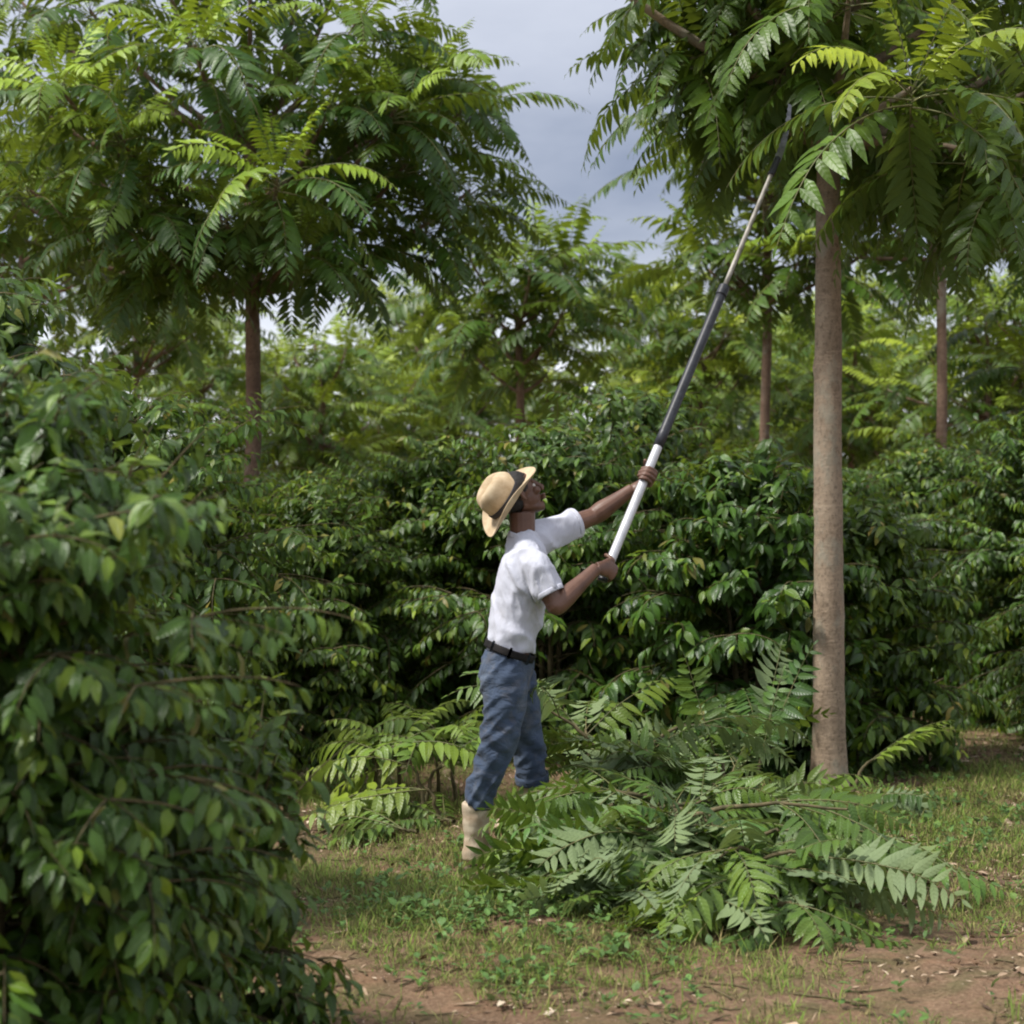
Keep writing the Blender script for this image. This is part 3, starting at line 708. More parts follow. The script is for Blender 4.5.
# distinct cuttings first: label, base, azimuth, fronds, spread, length, elevation, seed, options
for lab, base, az, nf, sp, L, el, seed, kw in [
    ('pale frond reaching far right onto the bare soil at the heap edge', W(755, 832, 8.1), -22, 1, 0, .78, 8, 1, dict(stem=.12, roll=2.85, layer=.3, grav=.8, young=.25)),
    ('frond with grey undersides lying just below the far right one', W(745, 855, 7.8), -36, 1, 0, .60, 4, 2, dict(stem=.3, roll=2.5, layer=.7, grav=.6)),
    ('yellow green cutting at the front lower edge of the heap', W(775, 880, 7.6), 216, 3, .35, .58, 4, 3, dict(stem=.2, young=.55, layer=.8, roll=.4)),
    ('upright frond with pale leaflets standing left of the pale trunk', W(728, 775, 9.6), 165, 1, 0, .52, 72, 4, dict(stem=.12, stem_el=60, roll=1.3, layer=.8, grav=.35)),
    ('dark upright cutting leaning against the bush left of the pale trunk', W(752, 800, 9.9), 60, 4, .8, .55, 62, 5, dict(stem=.35, stem_el=55, layer=.7, grav=.6)),
    ('yellow tipped frond rising right of the pale trunk foot', W(850, 775, 10.6), 12, 2, .18, .58, 36, 6, dict(stem=.15, stem_el=30, roll=.5, young=.35, layer=.4, grav=.6)),
    ('short dark cutting lying on litter right of the pale trunk foot', W(848, 800, 10.4), -8, 3, .4, .42, 14, 7, dict(stem=.2, layer=.2)),
    ('cutting with a bare brown stem across the middle of the heap', W(690, 815, 8.3), -32, 4, .5, .55, 2, 8, dict(stem=.7, layer=.85)),
    ('forked cutting with yellowish stem in the centre of the heap', W(762, 850, 7.9), 245, 3, .5, .50, 5, 9, dict(stem=.5, layer=1.0)),
    ('cutting arching over the boots of the man', W(615, 825, 8.75), 168, 4, .5, .44, 16, 10, dict(stem=.2, layer=1.0, roll=.4)),
    ('pale cutting at the top of the heap beside the far leg of the man', W(625, 785, 9.4), 150, 4, .6, .42, 22, 11, dict(stem=.2, layer=1.0, roll=2.6)),
    ('cutting with torn pale bark on the crest of the heap', W(640, 735, 9.5), 20, 4, .7, .55, 15, 12, dict(stem=.35, layer=1.0)),
    ('long dark frond sweeping along the left flank of the heap', W(640, 840, 8.4), 222, 3, .5, .62, 8, 13, dict(stem=.2, layer=.9, roll=.5)),
    ('cutting with pale undersides low at the left front of the heap', W(650, 875, 7.95), 205, 3, .5, .55, 8, 14, dict(stem=.2, layer=.8, roll=2.7)),
    ('small dark frond flat on the soil at the right edge of the picture', ground_at(1012, 832), 120, 2, .5, .30, 12, 15, dict(stem=.08, layer=.1)),
    ('dark frond in shade behind the right end of the heap', W(820, 862, 8.3), 4, 2, .4, .62, 6, 16, dict(stem=.2, layer=.6, roll=.3)),
    ('leafy cutting lying flat under the far right pale fronds', W(775, 880, 7.75), -20, 4, .7, .55, 4, 51, dict(stem=.2, layer=.6, roll=.3)),
    ('cutting with broad dark leaflets at the front right foot of the heap', W(780, 905, 7.5), -75, 4, .7, .45, 4, 52, dict(stem=.15, layer=.5, roll=.2)),
    ('cutting bunched against the ground at the front middle of the heap', W(700, 905, 7.6), 250, 4, .8, .48, 6, 53, dict(stem=.15, layer=.7, roll=2.8)),
    ]:
    cut_branch(lab, base, R(az), nf, sp, L, el, seed, **kw)
# the rest of the heap, nothing tells these apart
rng = np.random.default_rng(41)
for i in range(56):
    a = i * 2.4; r = math.sqrt((i + .5) / 56)
    x = .72 + .60 * r * math.cos(a); y = 8.42 + .92 * r * math.sin(a)
    lay = rng.uniform(.35, 1.05)
    out = math.atan2(y - 8.4, x - .7)
    cut_branch('leafy green cutting lying among others in the big heap', (x - .25 * math.cos(out), y - .25 * math.sin(out), heap(x, y) * lay * .9 + .02),
               out + rng.normal(0, 1.1), 5, 1.0, rng.uniform(.40, .58), rng.uniform(0, 26), 200 + i, layer=lay, stem=rng.uniform(.2, .4), young=.06, grav=rng.uniform(.7, 1.3))
for i in range(12):
    x = rng.uniform(.25, 1.15); y = rng.uniform(9.25, 10.2)
    cut_branch('leafy green cutting in the back of the heap below the coffee row', (x, y, heap(x, y) + .02), rng.uniform(0, 6.28), 5, 1.2, rng.uniform(.42, .58), rng.uniform(18, 48), 400 + i,
               layer=rng.uniform(.8, 1.1), stem=rng.uniform(.2, .35), stem_el=rng.uniform(15, 45), young=.12, grav=rng.uniform(.9, 1.5))
# fronds left of the man
for lab, base, az, nf, sp, L, el, seed, kw in [
    ('light green frond arching up just left of the jeans', W(425, 770, 10.4), 25, 3, .5, .62, 42, 31, dict(stem=.1, young=.28, layer=0, grav=1.2, roll=.3)),
    ('light green frond pointing left over brown soil left of the man', W(425, 768, 10.3), 172, 2, .3, .62, 16, 32, dict(stem=.1, young=.28, layer=0, grav=.9, roll=.4)),
    ('light green cutting standing up in front of the dark row left of the man', W(400, 765, 10.7), 110, 5, 1.6, .55, 44, 33, dict(stem=.15, stem_el=60, young=.28, layer=0, grav=1.3, roll=.2)),
    ('low dark glossy cutting lying on grass left of the boots', ground_at(418, 838), 178, 5, .7, .48, 12, 34, dict(stem=.1, young=.1, layer=0, grav=.8, roll=.2)),
    ('dark cutting close to the left side of the boots', ground_at(455, 828), 150, 4, .9, .45, 14, 35, dict(stem=.1, young=.1, layer=0, grav=.8, roll=.2)),
    ('light green cutting between the foreground bush and the man', W(372, 768, 10.4), 60, 5, 1.4, .6, 26, 36, dict(stem=.15, stem_el=40, young=.28, layer=0, grav=1.3, roll=.2)),
    ('long light green frond lying below the light green cuttings', W(440, 790, 10.0), 186, 2, .25, .66, 10, 37, dict(stem=.1, young=.35, layer=0, grav=.7, roll=.6)),
    ('light green cutting leaning against the dark row beside the back of the man', W(455, 765, 10.9), 140, 5, 1.2, .56, 38, 38, dict(stem=.15, stem_el=60, young=.28, layer=0, grav=1.5, roll=.2)),
    ('light green cutting drooping towards the camera left of the jeans', W(440, 758, 10.7), 235, 4, .9, .52, 38, 39, dict(stem=.1, stem_el=40, young=.28, layer=0, grav=1.5, roll=.2)),
    ]:
    cut_branch(lab, base, R(az), nf, sp, L, el, seed, group=SIDE, **kw)
# ------------------------------------------------------------------ the man
YM = 9.0
MAN = empty('person', (-.18, YM, float(gz(-.18, YM))))
tag(MAN, 'man in white shirt, jeans and straw hat raising a long pole', 'person')
MO = np.array(MAN.location)
def mp(px, py, d=0.0): return at(px, py, YM + d) - MO          # point of the figure, local to the Empty

def loft(bm, pts, ra, rb, ref=(0, 1, 0), seg=16, cap=True):
    """ra: half width along ref, rb: half depth across it"""
    pts = np.asarray(pts, float); n = len(pts)
    ra = np.broadcast_to(ra, n); rb = np.broadcast_to(rb, n)
    T = nz(np.gradient(pts, axis=0)); rings = []
    for i in range(n):
        A = np.asarray(ref, float); A = nz(A - T[i] * (A @ T[i])); Bx = np.cross(T[i], A)
        rings.append([bm.verts.new(pts[i] + A * ra[i] * math.cos(a) + Bx * rb[i] * math.sin(a)) for a in np.arange(seg) / seg * 2 * PI])
    for i in range(n - 1):
        for j in range(seg):
            bm.faces.new((rings[i][j], rings[i][(j + 1) % seg], rings[i + 1][(j + 1) % seg], rings[i + 1][j]))
    if cap: bm.faces.new(rings[0][::-1]); bm.faces.new(rings[-1])
    return rings

def smooth_path(pts, vals, n):
    """Catmull-Rom through points and radii"""
    A = np.concatenate([np.asarray(pts, float), np.asarray(vals, float).reshape(len(pts), -1)], 1)
    A = np.concatenate([[2 * A[0] - A[1]], A, [2 * A[-1] - A[-2]]]); out = []
    m = len(pts) - 1
    for q in np.linspace(0, m - 1e-6, n):
        i = int(q); t = q - i; p0, p1, p2, p3 = A[i:i + 4]
        out.append(.5 * (2 * p1 + (p2 - p0) * t + (2 * p0 - 5 * p1 + 4 * p2 - p3) * t * t + (3 * p1 - p0 - 3 * p2 + p3) * t ** 3))
    o = np.array(out); return o[:, :3], o[:, 3:]

def limb(bm, pts, rad, n=24, ref=(0, 1, 0), seg=16):
    rad = [(r, r) if np.isscalar(r) else r for r in rad]
    P, V = smooth_path(pts, rad, n); loft(bm, P, V[:, 0], V[:, 1], ref, seg)

def ball(bm, c, ax, r, seg=20):
    """ellipsoid, ax: 3x3 rows of axes"""
    mt = Matrix([[ax[0][i] * r[0], ax[1][i] * r[1], ax[2][i] * r[2], c[i]] for i in range(3)] + [[0, 0, 0, 1]])
    bmesh.ops.create_uvsphere(bm, u_segments=seg, v_segments=seg // 2 + 2, radius=1, matrix=mt)

def remeshed(bm, voxel, sm=3, fac=.5):
    me = bpy.data.meshes.new('tmp'); bmesh.ops.recalc_face_normals(bm, faces=bm.faces); bm.to_mesh(me); bm.free()
    o = bpy.data.objects.new('tmp', me); COL.objects.link(o)
    r = o.modifiers.new('r', 'REMESH'); r.mode = 'VOXEL'; r.voxel_size = voxel
    if sm:
        s_ = o.modifiers.new('s', 'SMOOTH'); s_.iterations = sm; s_.factor = fac
    dg = bpy.context.evaluated_depsgraph_get(); dg.update()
    out = bpy.data.meshes.new_from_object(o.evaluated_get(dg))
    bpy.data.objects.remove(o); bpy.data.meshes.remove(me)
    out.polygons.foreach_set('use_smooth', [True] * len(out.polygons))
    return out

def co_of(me):
    a = np.empty(len(me.vertices) * 3, np.float32); me.vertices.foreach_get('co', a); return a.reshape(-1, 3).astype(float)
def no_of(me):
    a = np.empty(len(me.vertices) * 3, np.float32); me.vertices.foreach_get('normal', a); return a.reshape(-1, 3).astype(float)
def set_co(me, V): me.vertices.foreach_set('co', V.astype(np.float32).ravel()); me.update()

def child(name, me, mat, parent=None):
    o = bpy.data.objects.new(name, me); COL.objects.link(o); o.parent = parent or MAN
    me.materials.clear(); me.materials.append(M[mat]); return o
def child_bm(name, bm, mat, parent=None, smooth=True):
    me = bpy.data.meshes.new(name); bmesh.ops.recalc_face_normals(bm, faces=bm.faces); bm.to_mesh(me); bm.free()
    me.polygons.foreach_set('use_smooth', [smooth] * len(me.polygons)); return child(name, me, mat, parent)

# the pole, shared by both hands
PB = at(606, 572, YM + .02); PT = at(797, 112, 10.25)
pa = nz(PT - PB)
def on_pole(py):
    lo, hi = 0.0, 1.2
    for _ in range(40):
        m = (lo + hi) / 2; p = PB + (PT - PB) * m
        y = 512 - (p[2] - CAM_H) / p[1] * FPX
        lo, hi = (m, hi) if y > py else (lo, m)
    return PB + (PT - PB) * lo
PR = .0215
hand_lo = on_pole(579) - MO; hand_up = on_pole(476) - MO

# joints
neck0, neck1 = mp(523, 548, .0), mp(522, 513, .01)
sh_n, el_n = mp(531, 560, -.17), mp(556, 606, -.20)
sh_f, el_f = mp(543, 536, .17), mp(594, 516, .30)

body = bmesh.new()
# trunk of the body under the shirt and jeans
limb(body, [mp(506, 676), mp(510, 650), mp(515, 620), mp(520, 590), mp(523, 562), mp(525, 545), mp(524, 537)],
     [(.135, .088), (.135, .09), (.135, .098), (.145, .095), (.14, .078), (.080, .046), (.045, .040)], 30)
limb(body, [neck0, (neck0 + neck1) / 2, neck1], [(.054, .054), (.054, .057), (.056, .060)], 12)
# legs
hip_n, kn_n, an_n = mp(504, 682, -.09), mp(500, 742, -.10), mp(478, 822, -.06)
hip_f, kn_f, an_f = mp(514, 680, .09), mp(529, 738, .12), mp(536, 815, .20)
for h, k_, a in ((hip_n, kn_n, an_n), (hip_f, kn_f, an_f)):
    limb(body, [h, (h + k_) / 2, k_, (k_ * .6 + a * .4), a], [.078, .066, .048, .044, .034], 26)
# arms
def arm(sh, el, wr, s=1.0):
    limb(body, [sh, sh * .5 + el * .5, sh * .12 + el * .88, el, el * .78 + wr * .22, el * .4 + wr * .6, wr],
         [.058 * s, .050 * s, .042 * s, .043 * s, .046 * s, .036 * s, (.029 * s, .024 * s)], 34, ref=(0, 0, 1))

def hand(C, wdir, psign, roll=0.0):
    """a fist round the pole. C: grip centre on the pole, wdir: from the grip to the wrist"""
    a = pa; w = nz(wdir - a * (wdir @ a)); p = np.cross(a, w) * psign; g = -w
    K = C + p * (PR + .014) + g * .022
    wr = C + p * (PR + .020) + w * .088 - a * .042
    hk = C + p * (PR + .016) + w * .02
    limb(body, [wr, wr * .6 + hk * .4 + p * .003, hk, K], [(.027, .021), (.034, .018), (.041, .0155), (.041, .0125)], 16, ref=a)
    rf = PR + .0095
    for off, r, end, lead in ((.030, .0098, 205, .005), (.0105, .0102, 222, .009), (-.0095, .0098, 216, .006), (-.028, .0086, 188, -.004)):
        ph = np.radians(np.linspace(28, end, 12))
        sq = 1 + .12 * np.abs(np.sin(2 * ph))        # knuckle bends rather than a round ring
        pts = [C + a * (off - .012 * (q / 11) + .004) + (np.cos(x) * p + np.sin(x) * g) * rf * sq[q] + g * lead * (1 - q / 11) for q, x in enumerate(ph)]
        pts = [hk + a * off * .95 + g * .005] + pts
        limb(body, pts, [.0095] + [r * (1.0 if q not in (3, 7) else 1.10) * (1 - .15 * q / 11) for q in range(12)], 30, ref=a, seg=10)
    # thumb: leaves the side of the palm near its base and closes over the other way
    base = wr * .55 + hk * .45 + a * .030 - p * .002
    ph = np.radians([-18, -55, -95, -135])
    tp = [base, C + a * .040 + p * (PR + .012) + w * .030] + [C + a * (.050 + .010 * q) + (np.cos(x) * p + np.sin(x) * g) * (PR + .0105) for q, x in enumerate(ph)]
    limb(body, tp, [.0145, .0125, .0115, .0105, .0100, .0080], 24, ref=a, seg=10)
    return wr

wr_n = hand(hand_lo, nz(el_n - hand_lo), 1)
wr_f = hand(hand_up, nz(el_f - hand_up), -1)
arm(sh_n, el_n, wr_n); arm(sh_f, el_f, wr_f)

# head, tilted back and looking up along the pole
ti, yw = R(27), R(14)
hf = np.array([math.cos(ti) * math.cos(yw), math.cos(ti) * math.sin(yw), math.sin(ti)])
hl = nz(np.cross([0, 0, 1.], hf)); hu = np.cross(hf, hl)
HC = mp(520, 493, .01)
AX = (hf, hl, hu)
def hp(f, l, u): return HC + hf * f + hl * l + hu * u
ball(body, hp(-.014, 0, .020), AX, (.092, .073, .084))
ball(body, hp(.012, 0, -.028), AX, (.070, .062, .072))
limb(body, [hp(-.02, 0, -.05), hp(.035, 0, -.085), hp(.074, 0, -.098)], [(.058, .036), (.046, .028), (.024, .020)], 12, ref=hl)   # jaw to chin
ball(body, hp(.064, 0, .024), AX, (.020, .050, .014))                                    # brow
limb(body, [hp(.078, 0, .018), hp(.096, 0, -.010), hp(.108, 0, -.026)], [(.008, .010), (.011, .012), (.015, .011)], 10, ref=hl)  # nose
for s in (-1, 1):
    ball(body, hp(.098, s * .013, -.028), AX, (.010, .008, .008), 10)
    ball(body, hp(.062, s * .040, -.018), AX, (.024, .022, .020), 12)                     # cheek
    limb(body, [hp(-.004, s * .073, .012), hp(-.016, s * .083, .006), hp(-.014, s * .083, -.018), hp(-.002, s * .074, -.030)], [.007, .009, .008, .006], 12, seg=8)  # ear
    ball(body, hp(-.008, s * .074, -.008), AX, (.010, .006, .020), 10)
ball(body, hp(.092, 0, -.054), AX, (.013, .023, .0065), 12); ball(body, hp(.089, 0, -.067), AX, (.013, .021, .0075), 12)   # lips
bme = remeshed(body, .0034, 2, .5)
# eye sockets and throat relief
V = co_of(bme); Nn = no_of(bme)
for s in (-1, 1):
    d = np.linalg.norm((V - hp(.082, s * .031, .008)) / np.array([.017, .017, .013]), axis=1)
    V -= hf * (.009 * np.exp(-d ** 2))[:, None]
set_co(bme, V)
child('body', bme, 'skin')
for s in (-1, 1):
    e = bmesh.new(); ball(e, hp(.0605, s * .031, .006), AX, (.0125, .0125, .0110), 16); eo = child_bm('eye', e, 'eyew')
    e = bmesh.new(); ball(e, hp(.0690, s * .031, .007), AX, (.0048, .006, .006), 12); child_bm('iris', e, 'iris', eo)
hb = bmesh.new(); ball(hb, hp(-.018, 0, .026), AX, (.090, .0765, .083)); ball(hb, hp(-.045, 0, -.03), AX, (.056, .066, .045))
hme = remeshed(hb, .006, 2)
V = co_of(hme); Nn = no_of(hme)
V += Nn * np.array([.003 * noise.noise(Vector(v * 160)) for v in V])[:, None]; set_co(hme, V)
child('hair', hme, 'hair')

# ---- shirt
sb = bmesh.new()
limb(sb, [mp(511.5, 652), mp(513, 636), mp(516, 616), mp(520.5, 592), mp(523.5, 570), mp(525.5, 553), mp(524, 542), mp(522, 533)],
     [(.168, .103), (.170, .112), (.170, .117), (.180, .122), (.192, .116), (.165, .096), (.098, .078), (.070, .066)], 44, seg=28)
s_end_n = sh_n * .27 + el_n * .73; s_end_f = sh_f * .38 + el_f * .62
limb(sb, [mp(524, 556, -.08), sh_n * .9 + el_n * .1, sh_n * .6 + el_n * .4, s_end_n], [(.062, .060), (.065, .065), (.067, .066), (.068, .066)], 24, ref=(0, 0, 1), seg=20)
limb(sb, [mp(526, 548, .08), sh_f * .9 + el_f * .1, sh_f * .6 + el_f * .4, s_end_f], [(.080, .074), (.078, .072), (.072, .068), (.072, .069)], 24, ref=(0, 0, 1), seg=20)
limb(sb, [mp(522, 542, -.02), mp(526, 549, -.09), mp(531, 557, -.14)], [.058, .060, .058], 12, seg=16)
sme = remeshed(sb, .0075, 9, .5)
V = co_of(sme); Nn = no_of(sme)
def ridge(p, f, o=0): return 1 - 2 * abs(noise.noise(Vector((p[0] * f[0] + o, p[1] * f[1] + o * .7, p[2] * f[2] - o))))
arm_pit = mp(536, 590, -.12); lumb = mp(489, 628, 0)
disp = np.empty(len(V))
wz = mp(511, 645)[2]
for i, v in enumerate(V):
    # long folds from armpit down to the belt, bunching near the waist
    q = Vector((v[0] * 8 + v[2] * 3.2, v[1] * 8, v[2] * 2.2 - v[0] * 2.0))
    f1 = max(0, 1 - abs(noise.noise(q)) * 4.2) ** 1.3
    low = math.exp(-((v[2] - wz) / .10) ** 2)
    f2 = noise.noise(Vector((v[0] * 12 + v[2] * 6, v[1] * 12, v[2] * 22 - v[0] * 9))) * low
    dpit = math.exp(-(np.linalg.norm(v - arm_pit) / .13) ** 2)
    f3 = max(0, 1 - abs(noise.noise(Vector((v[0] * 22, v[1] * 12, v[2] * 12 + v[0] * 18)))) * 2.6)
    disp[i] = .013 * (f1 - .35) + .012 * f2 + .014 * (f3 - .4) * (.15 + dpit) + .003 * noise.noise(Vector(v * 6))
set_co(sme, V + Nn * disp[:, None])
SHIRT = child('shirt', sme, 'cotton')
shirt_bvh = BVHTree.FromPolygons([Vector(v) for v in co_of(sme)], [p.vertices[:] for p in sme.polygons])

def band_ring(name, pts_fn, n, half, thick, mat, parent=None, bvh=None, closed=True):
    """a flat strip hugging a surface: pts_fn(t) -> point, along, outward"""
    bm = bmesh.new(); rings = []
    for i in range(n):
        p, al, ou = pts_fn(i / n)
        rings.append([bm.verts.new(p + al * s1 * half + ou * s2) for s1, s2 in ((-1, 0), (-1, thick * .8), (-.6, thick), (.6, thick), (1, thick * .8), (1, 0))])
    for i in range(n if closed else n - 1):
        a, b = rings[i], rings[(i + 1) % n]
        for j in range(6): bm.faces.new((a[j], b[j], b[(j + 1) % 6], a[(j + 1) % 6]))
    return child_bm(name, bm, mat, parent)

def collar(t):
    a = t * 2 * PI
    # slanting neckline: high at the nape, low at the throat
    c = mp(523, 539, .0); u = np.array([1., 0, -.40]); l = np.array([0, 1., 0]); n_ = nz(np.cross(u, l))
    n_ = -n_ if n_[2] < 0 else n_
    ou = nz(u * math.cos(a)) if False else nz(nz(u) * math.cos(a) * .9 + l * math.sin(a))
    p = c + nz(u) * math.cos(a) * .068 + l * math.sin(a) * .072
    return p, n_, ou
band_ring('collar', collar, 40, .012, .006, 'cotton', SHIRT)
def cuff(sh, el, end, rx, ry):
    ax = nz(el - sh); A = nz(np.array([0, 0, 1.]) - ax * ax[2]); Bx = np.cross(ax, A)
    def f(t):
        a = t * 2 * PI; return end + A * math.cos(a) * rx + Bx * math.sin(a) * ry - ax * .004, ax, A * math.cos(a) + Bx * math.sin(a)
    return f
band_ring('cuff', cuff(sh_n, el_n, s_end_n, .064, .062), 36, .011, .006, 'cotton', SHIRT)
band_ring('cuff', cuff(sh_f, el_f, s_end_f, .069, .066), 36, .011, .005, 'cotton', SHIRT)

# ---- jeans
jb = bmesh.new()
limb(jb, [mp(509.5, 653), mp(508, 662), mp(505.5, 676), mp(505, 690)], [(.172, .111), (.178, .116), (.184, .119), (.172, .113)], 18, seg=28)
hem_n, hem_f = mp(476, 806, -.065), mp(532, 781, .175)
limb(jb, [mp(503.5, 676, -.085), mp(505, 700, -.095), mp(501, 728, -.10), mp(496, 750, -.10), mp(485, 780, -.08), hem_n], [(.092, .112), (.090, .104), (.080, .088), (.074, .078), (.070, .073), (.068, .062)], 34, seg=20)
limb(jb, [mp(512, 676, .085), mp(519, 700, .10), mp(525, 728, .12), mp(529, 748, .14), mp(531, 768, .165), hem_f], [(.092, .102), (.086, .092), (.078, .080), (.073, .076), (.072, .074), (.072, .070)], 34, seg=20)
jme = remeshed(jb, .0075, 5, .5)
V = co_of(jme); Nn = no_of(jme); disp = np.empty(len(V))
kz = mp(498, 742)[2]; hz_ = mp(476, 800)[2]
for i, v in enumerate(V):
    kn = math.exp(-((v[2] - kz) / .10) ** 2); lo = math.exp(-((v[2] - hz_) / .11) ** 2)
    f1 = noise.noise(Vector((v[0] * 9, v[1] * 9, v[2] * 17 + v[0] * 14)))
    f2 = max(0, 1 - abs(noise.noise(Vector((v[0] * 7 + 4, v[1] * 7, v[2] * 12 - v[0] * 10)))) * 2.8)
    disp[i] = .013 * f1 * (.3 + kn + 1.2 * lo) + .011 * (f2 - .4) + .004 * noise.noise(Vector(v * 6))
set_co(jme, V + Nn * disp[:, None])
JEANS = child('jeans', jme, 'denim')
jean_bvh = BVHTree.FromPolygons([Vector(v) for v in co_of(jme)], [p.vertices[:] for p in jme.polygons])

def waist_ring(half, thick, lift):
    def f(t):
        a = t * 2 * PI; c = mp(509.8, 650.5); u = nz(np.array([1., 0, -.36])); l = np.array([0, 1., 0]); n_ = nz(np.cross(u, l)); n_ = -n_ if n_[2] < 0 else n_
        d = u * math.cos(a) * .111 + l * math.sin(a) * .172
        return c + d * (1 + lift) + n_ * .0, n_, nz(d)
    return f
BELT = band_ring('belt', waist_ring(.017, .005, .03), 60, .017, .006, 'belt')
for t in (.0, .12, .25, .37, .5, .63, .75, .88):
    p, n_, ou = waist_ring(0, 0, .03)(t)
    side = np.cross(n_, ou); bm = bmesh.new()
    vs = []
    for z_ in (-.026, -.02, .02, .026):
        for s in (-1, 1): vs.append(bm.verts.new(p + n_ * z_ + ou * (.0095 if abs(z_) < .025 else .004) + side * s * .006))
    for q in range(3): bm.faces.new((vs[2 * q], vs[2 * q + 1], vs[2 * q + 3], vs[2 * q + 2]))
    g = bmesh.ops.solidify(bm, geom=bm.faces[:], thickness=.002)
    child_bm('belt_loop', bm, 'denim', JEANS)

def patch(name, corners, mat, parent, thick=.003, n=12):
    """cloth patch laid on the jeans, corners as (px, py) seen from the near side"""
    bm = bmesh.new(); grid = []
    c = [mp(x, y, -.6) for x, y in corners]
    eye = -MO + np.array([0, 0, CAM_H])
    for i in range(n + 1):
        row = []
        for j in range(n + 1):
            u, v = i / n, j / n
            p = (c[0] * (1 - u) + c[1] * u) * (1 - v) + (c[3] * (1 - u) + c[2] * u) * v
            hit = jean_bvh.ray_cast(Vector(p), Vector((0, 1, 0)))
            q = np.array(hit[0]) if hit[0] else p + np.array([0, .5, 0])
            edge = min(i, j, n - i, n - j) == 0
            row.append(bm.verts.new(q + np.array([0, -1., 0]) * (.0005 if edge else thick)))
        grid.append(row)
    for i in range(n):
        for j in range(n): bm.faces.new((grid[i][j], grid[i + 1][j], grid[i + 1][j + 1], grid[i][j + 1]))
    return child_bm(name, bm, mat, parent)
patch('back_pocket', [(498, 678), (521, 682), (519, 706), (496, 702)], 'denim', JEANS)
# rolled hem of the far leg
def hemring(c, ax, rx, ry):
    ax = nz(ax); A = nz(np.array([0, 1., 0]) - ax * ax[1]); Bx = np.cross(ax, A)
    return lambda t: (c + A * math.cos(t * 2 * PI) * rx + Bx * math.sin(t * 2 * PI) * ry, ax, A * math.cos(t * 2 * PI) + Bx * math.sin(t * 2 * PI))
band_ring('hem', hemring(mp(532, 778, .175), hem_f - mp(529, 748, .14),   .075, .073), 36, .02, .006, 'denim', JEANS)

# ---- boots
def boot(an, dirv, top, bent=0):
    d = nz(np.array([dirv[0], dirv[1], 0.])); l = np.array([-d[1], d[0], 0]); up = np.array([0, 0, 1.])
    sole = np.array([an[0], an[1], .012])
    bm = bmesh.new()
    limb(bm, [top, top * .55 + (sole + up * .10) * .45, sole + up * .12, sole + up * .065 - d * .008, sole + up * .03 - d * .01], [(.062, .064), (.058, .060), (.050, .056), (.047, .058), (.044, .056)], 24, ref=l, seg=18)
    limb(bm, [sole + up * .060 - d * .035, sole + up * .062 + d * .05, sole + up * .045 + d * .12, sole + up * .032 + d * .175, sole + up * .028 + d * .20], [(.040, .045), (.043, .052), (.047, .040), (.044, .030), (.026, .020)], 22, ref=l, seg=18)
    me = remeshed(bm, .006, 4)
    V = co_of(me); Nn = no_of(me)
    V += Nn * np.array([.004 * noise.noise(Vector((v[0] * 14, v[1] * 14, v[2] * 30))) for v in V])[:, None]
    V[:, 2] = np.maximum(V[:, 2], .004); set_co(me, V)
    o = child('boot', me, 'boot')
    s_ = bmesh.new(); pr = []
    for q in range(28):
        a = q / 28 * 2 * PI; x = math.cos(a); y = math.sin(a)
        pr.append((sole - np.array([0, 0, .012])) + d * (.075 + .135 * x) + l * (.046 + .006 * x) * y * (1 - .12 * math.sin(a * 2) ** 2))
    lo_ = [s_.verts.new(p + up * -.012) for p in pr]; hi_ = [s_.verts.new(p + up * .016) for p in pr]
    for q in range(28): s_.faces.new((lo_[q], lo_[(q + 1) % 28], hi_[(q + 1) % 28], hi_[q]))
    s_.faces.new(hi_); s_.faces.new(lo_[::-1])
    child_bm('sole', s_, 'sole', o)
boot(mp(476, 850, -.05), (.86, .5), mp(476, 802, -.065))
boot(mp(537, 846, .20), (.96, .28), mp(533, 776, .178))

# ---- straw hat
hx = nz(np.array([-.80, -.32, .50])); hfr = nz(np.array([.5, .05, .83]) - hx * (np.array([.5, .05, .83]) @ hx)); hsd = np.cross(hx, hfr)
HB = mp(507, 499, -.005)                                  # centre of the band line
hat = bmesh.new(); seg = 56
prof = []
def hat_pt(r, a, h): return HB + hfr * (math.cos(a) * r * 1.10) + hsd * (math.sin(a) * r * .92) + hx * h
rows = []
for r, h in ((.169, .034), (.1665, .030), (.161, .022), (.147, .008), (.131, -.002), (.115, -.006), (.101, -.002), (.0955, .006)):
    ring = []
    for q in range(seg):
        a = q / seg * 2 * PI
        side = math.sin(a) ** 2; out = max(0, (r - .10) / .069)
        lift = side * out ** 1.5 * .030 - (1 - side) * out ** 1.6 * (.040 if math.cos(a) > 0 else .022) - .012 * out
        wob = .004 * math.sin(3 * a + 1) * out
        ring.append(hat_pt(r * (1 + .0 * side), a, h * .55 + lift + wob))
    rows.append(ring)
crown = [(.096, .020), (.0945, .045), (.091, .075), (.085, .098), (.074, .114), (.056, .121), (.034, .119), (.012, .116)]
for r, h in crown:
    ring = []
    for q in range(seg):
        a = q / seg * 2 * PI; x, y = math.cos(a) * r, math.sin(a) * r
        crease = -.022 * math.exp(-(y / .022) ** 2) * min(1, max(0, (h - .07) / .04))
        pinch = -.014 * math.exp(-((x - .075) / .03) ** 2) * min(1, max(0, (h - .05) / .05)) * math.exp(-((abs(y) - .045) / .025) ** 2)
        p = hat_pt(r, a, h + crease)
        ring.append(p + (-(math.cos(a) * hfr + math.sin(a) * hsd)) * -pinch * 1.0)
    rows.append(ring)
vr = [[hat.verts.new(p) for p in ring] for ring in rows]
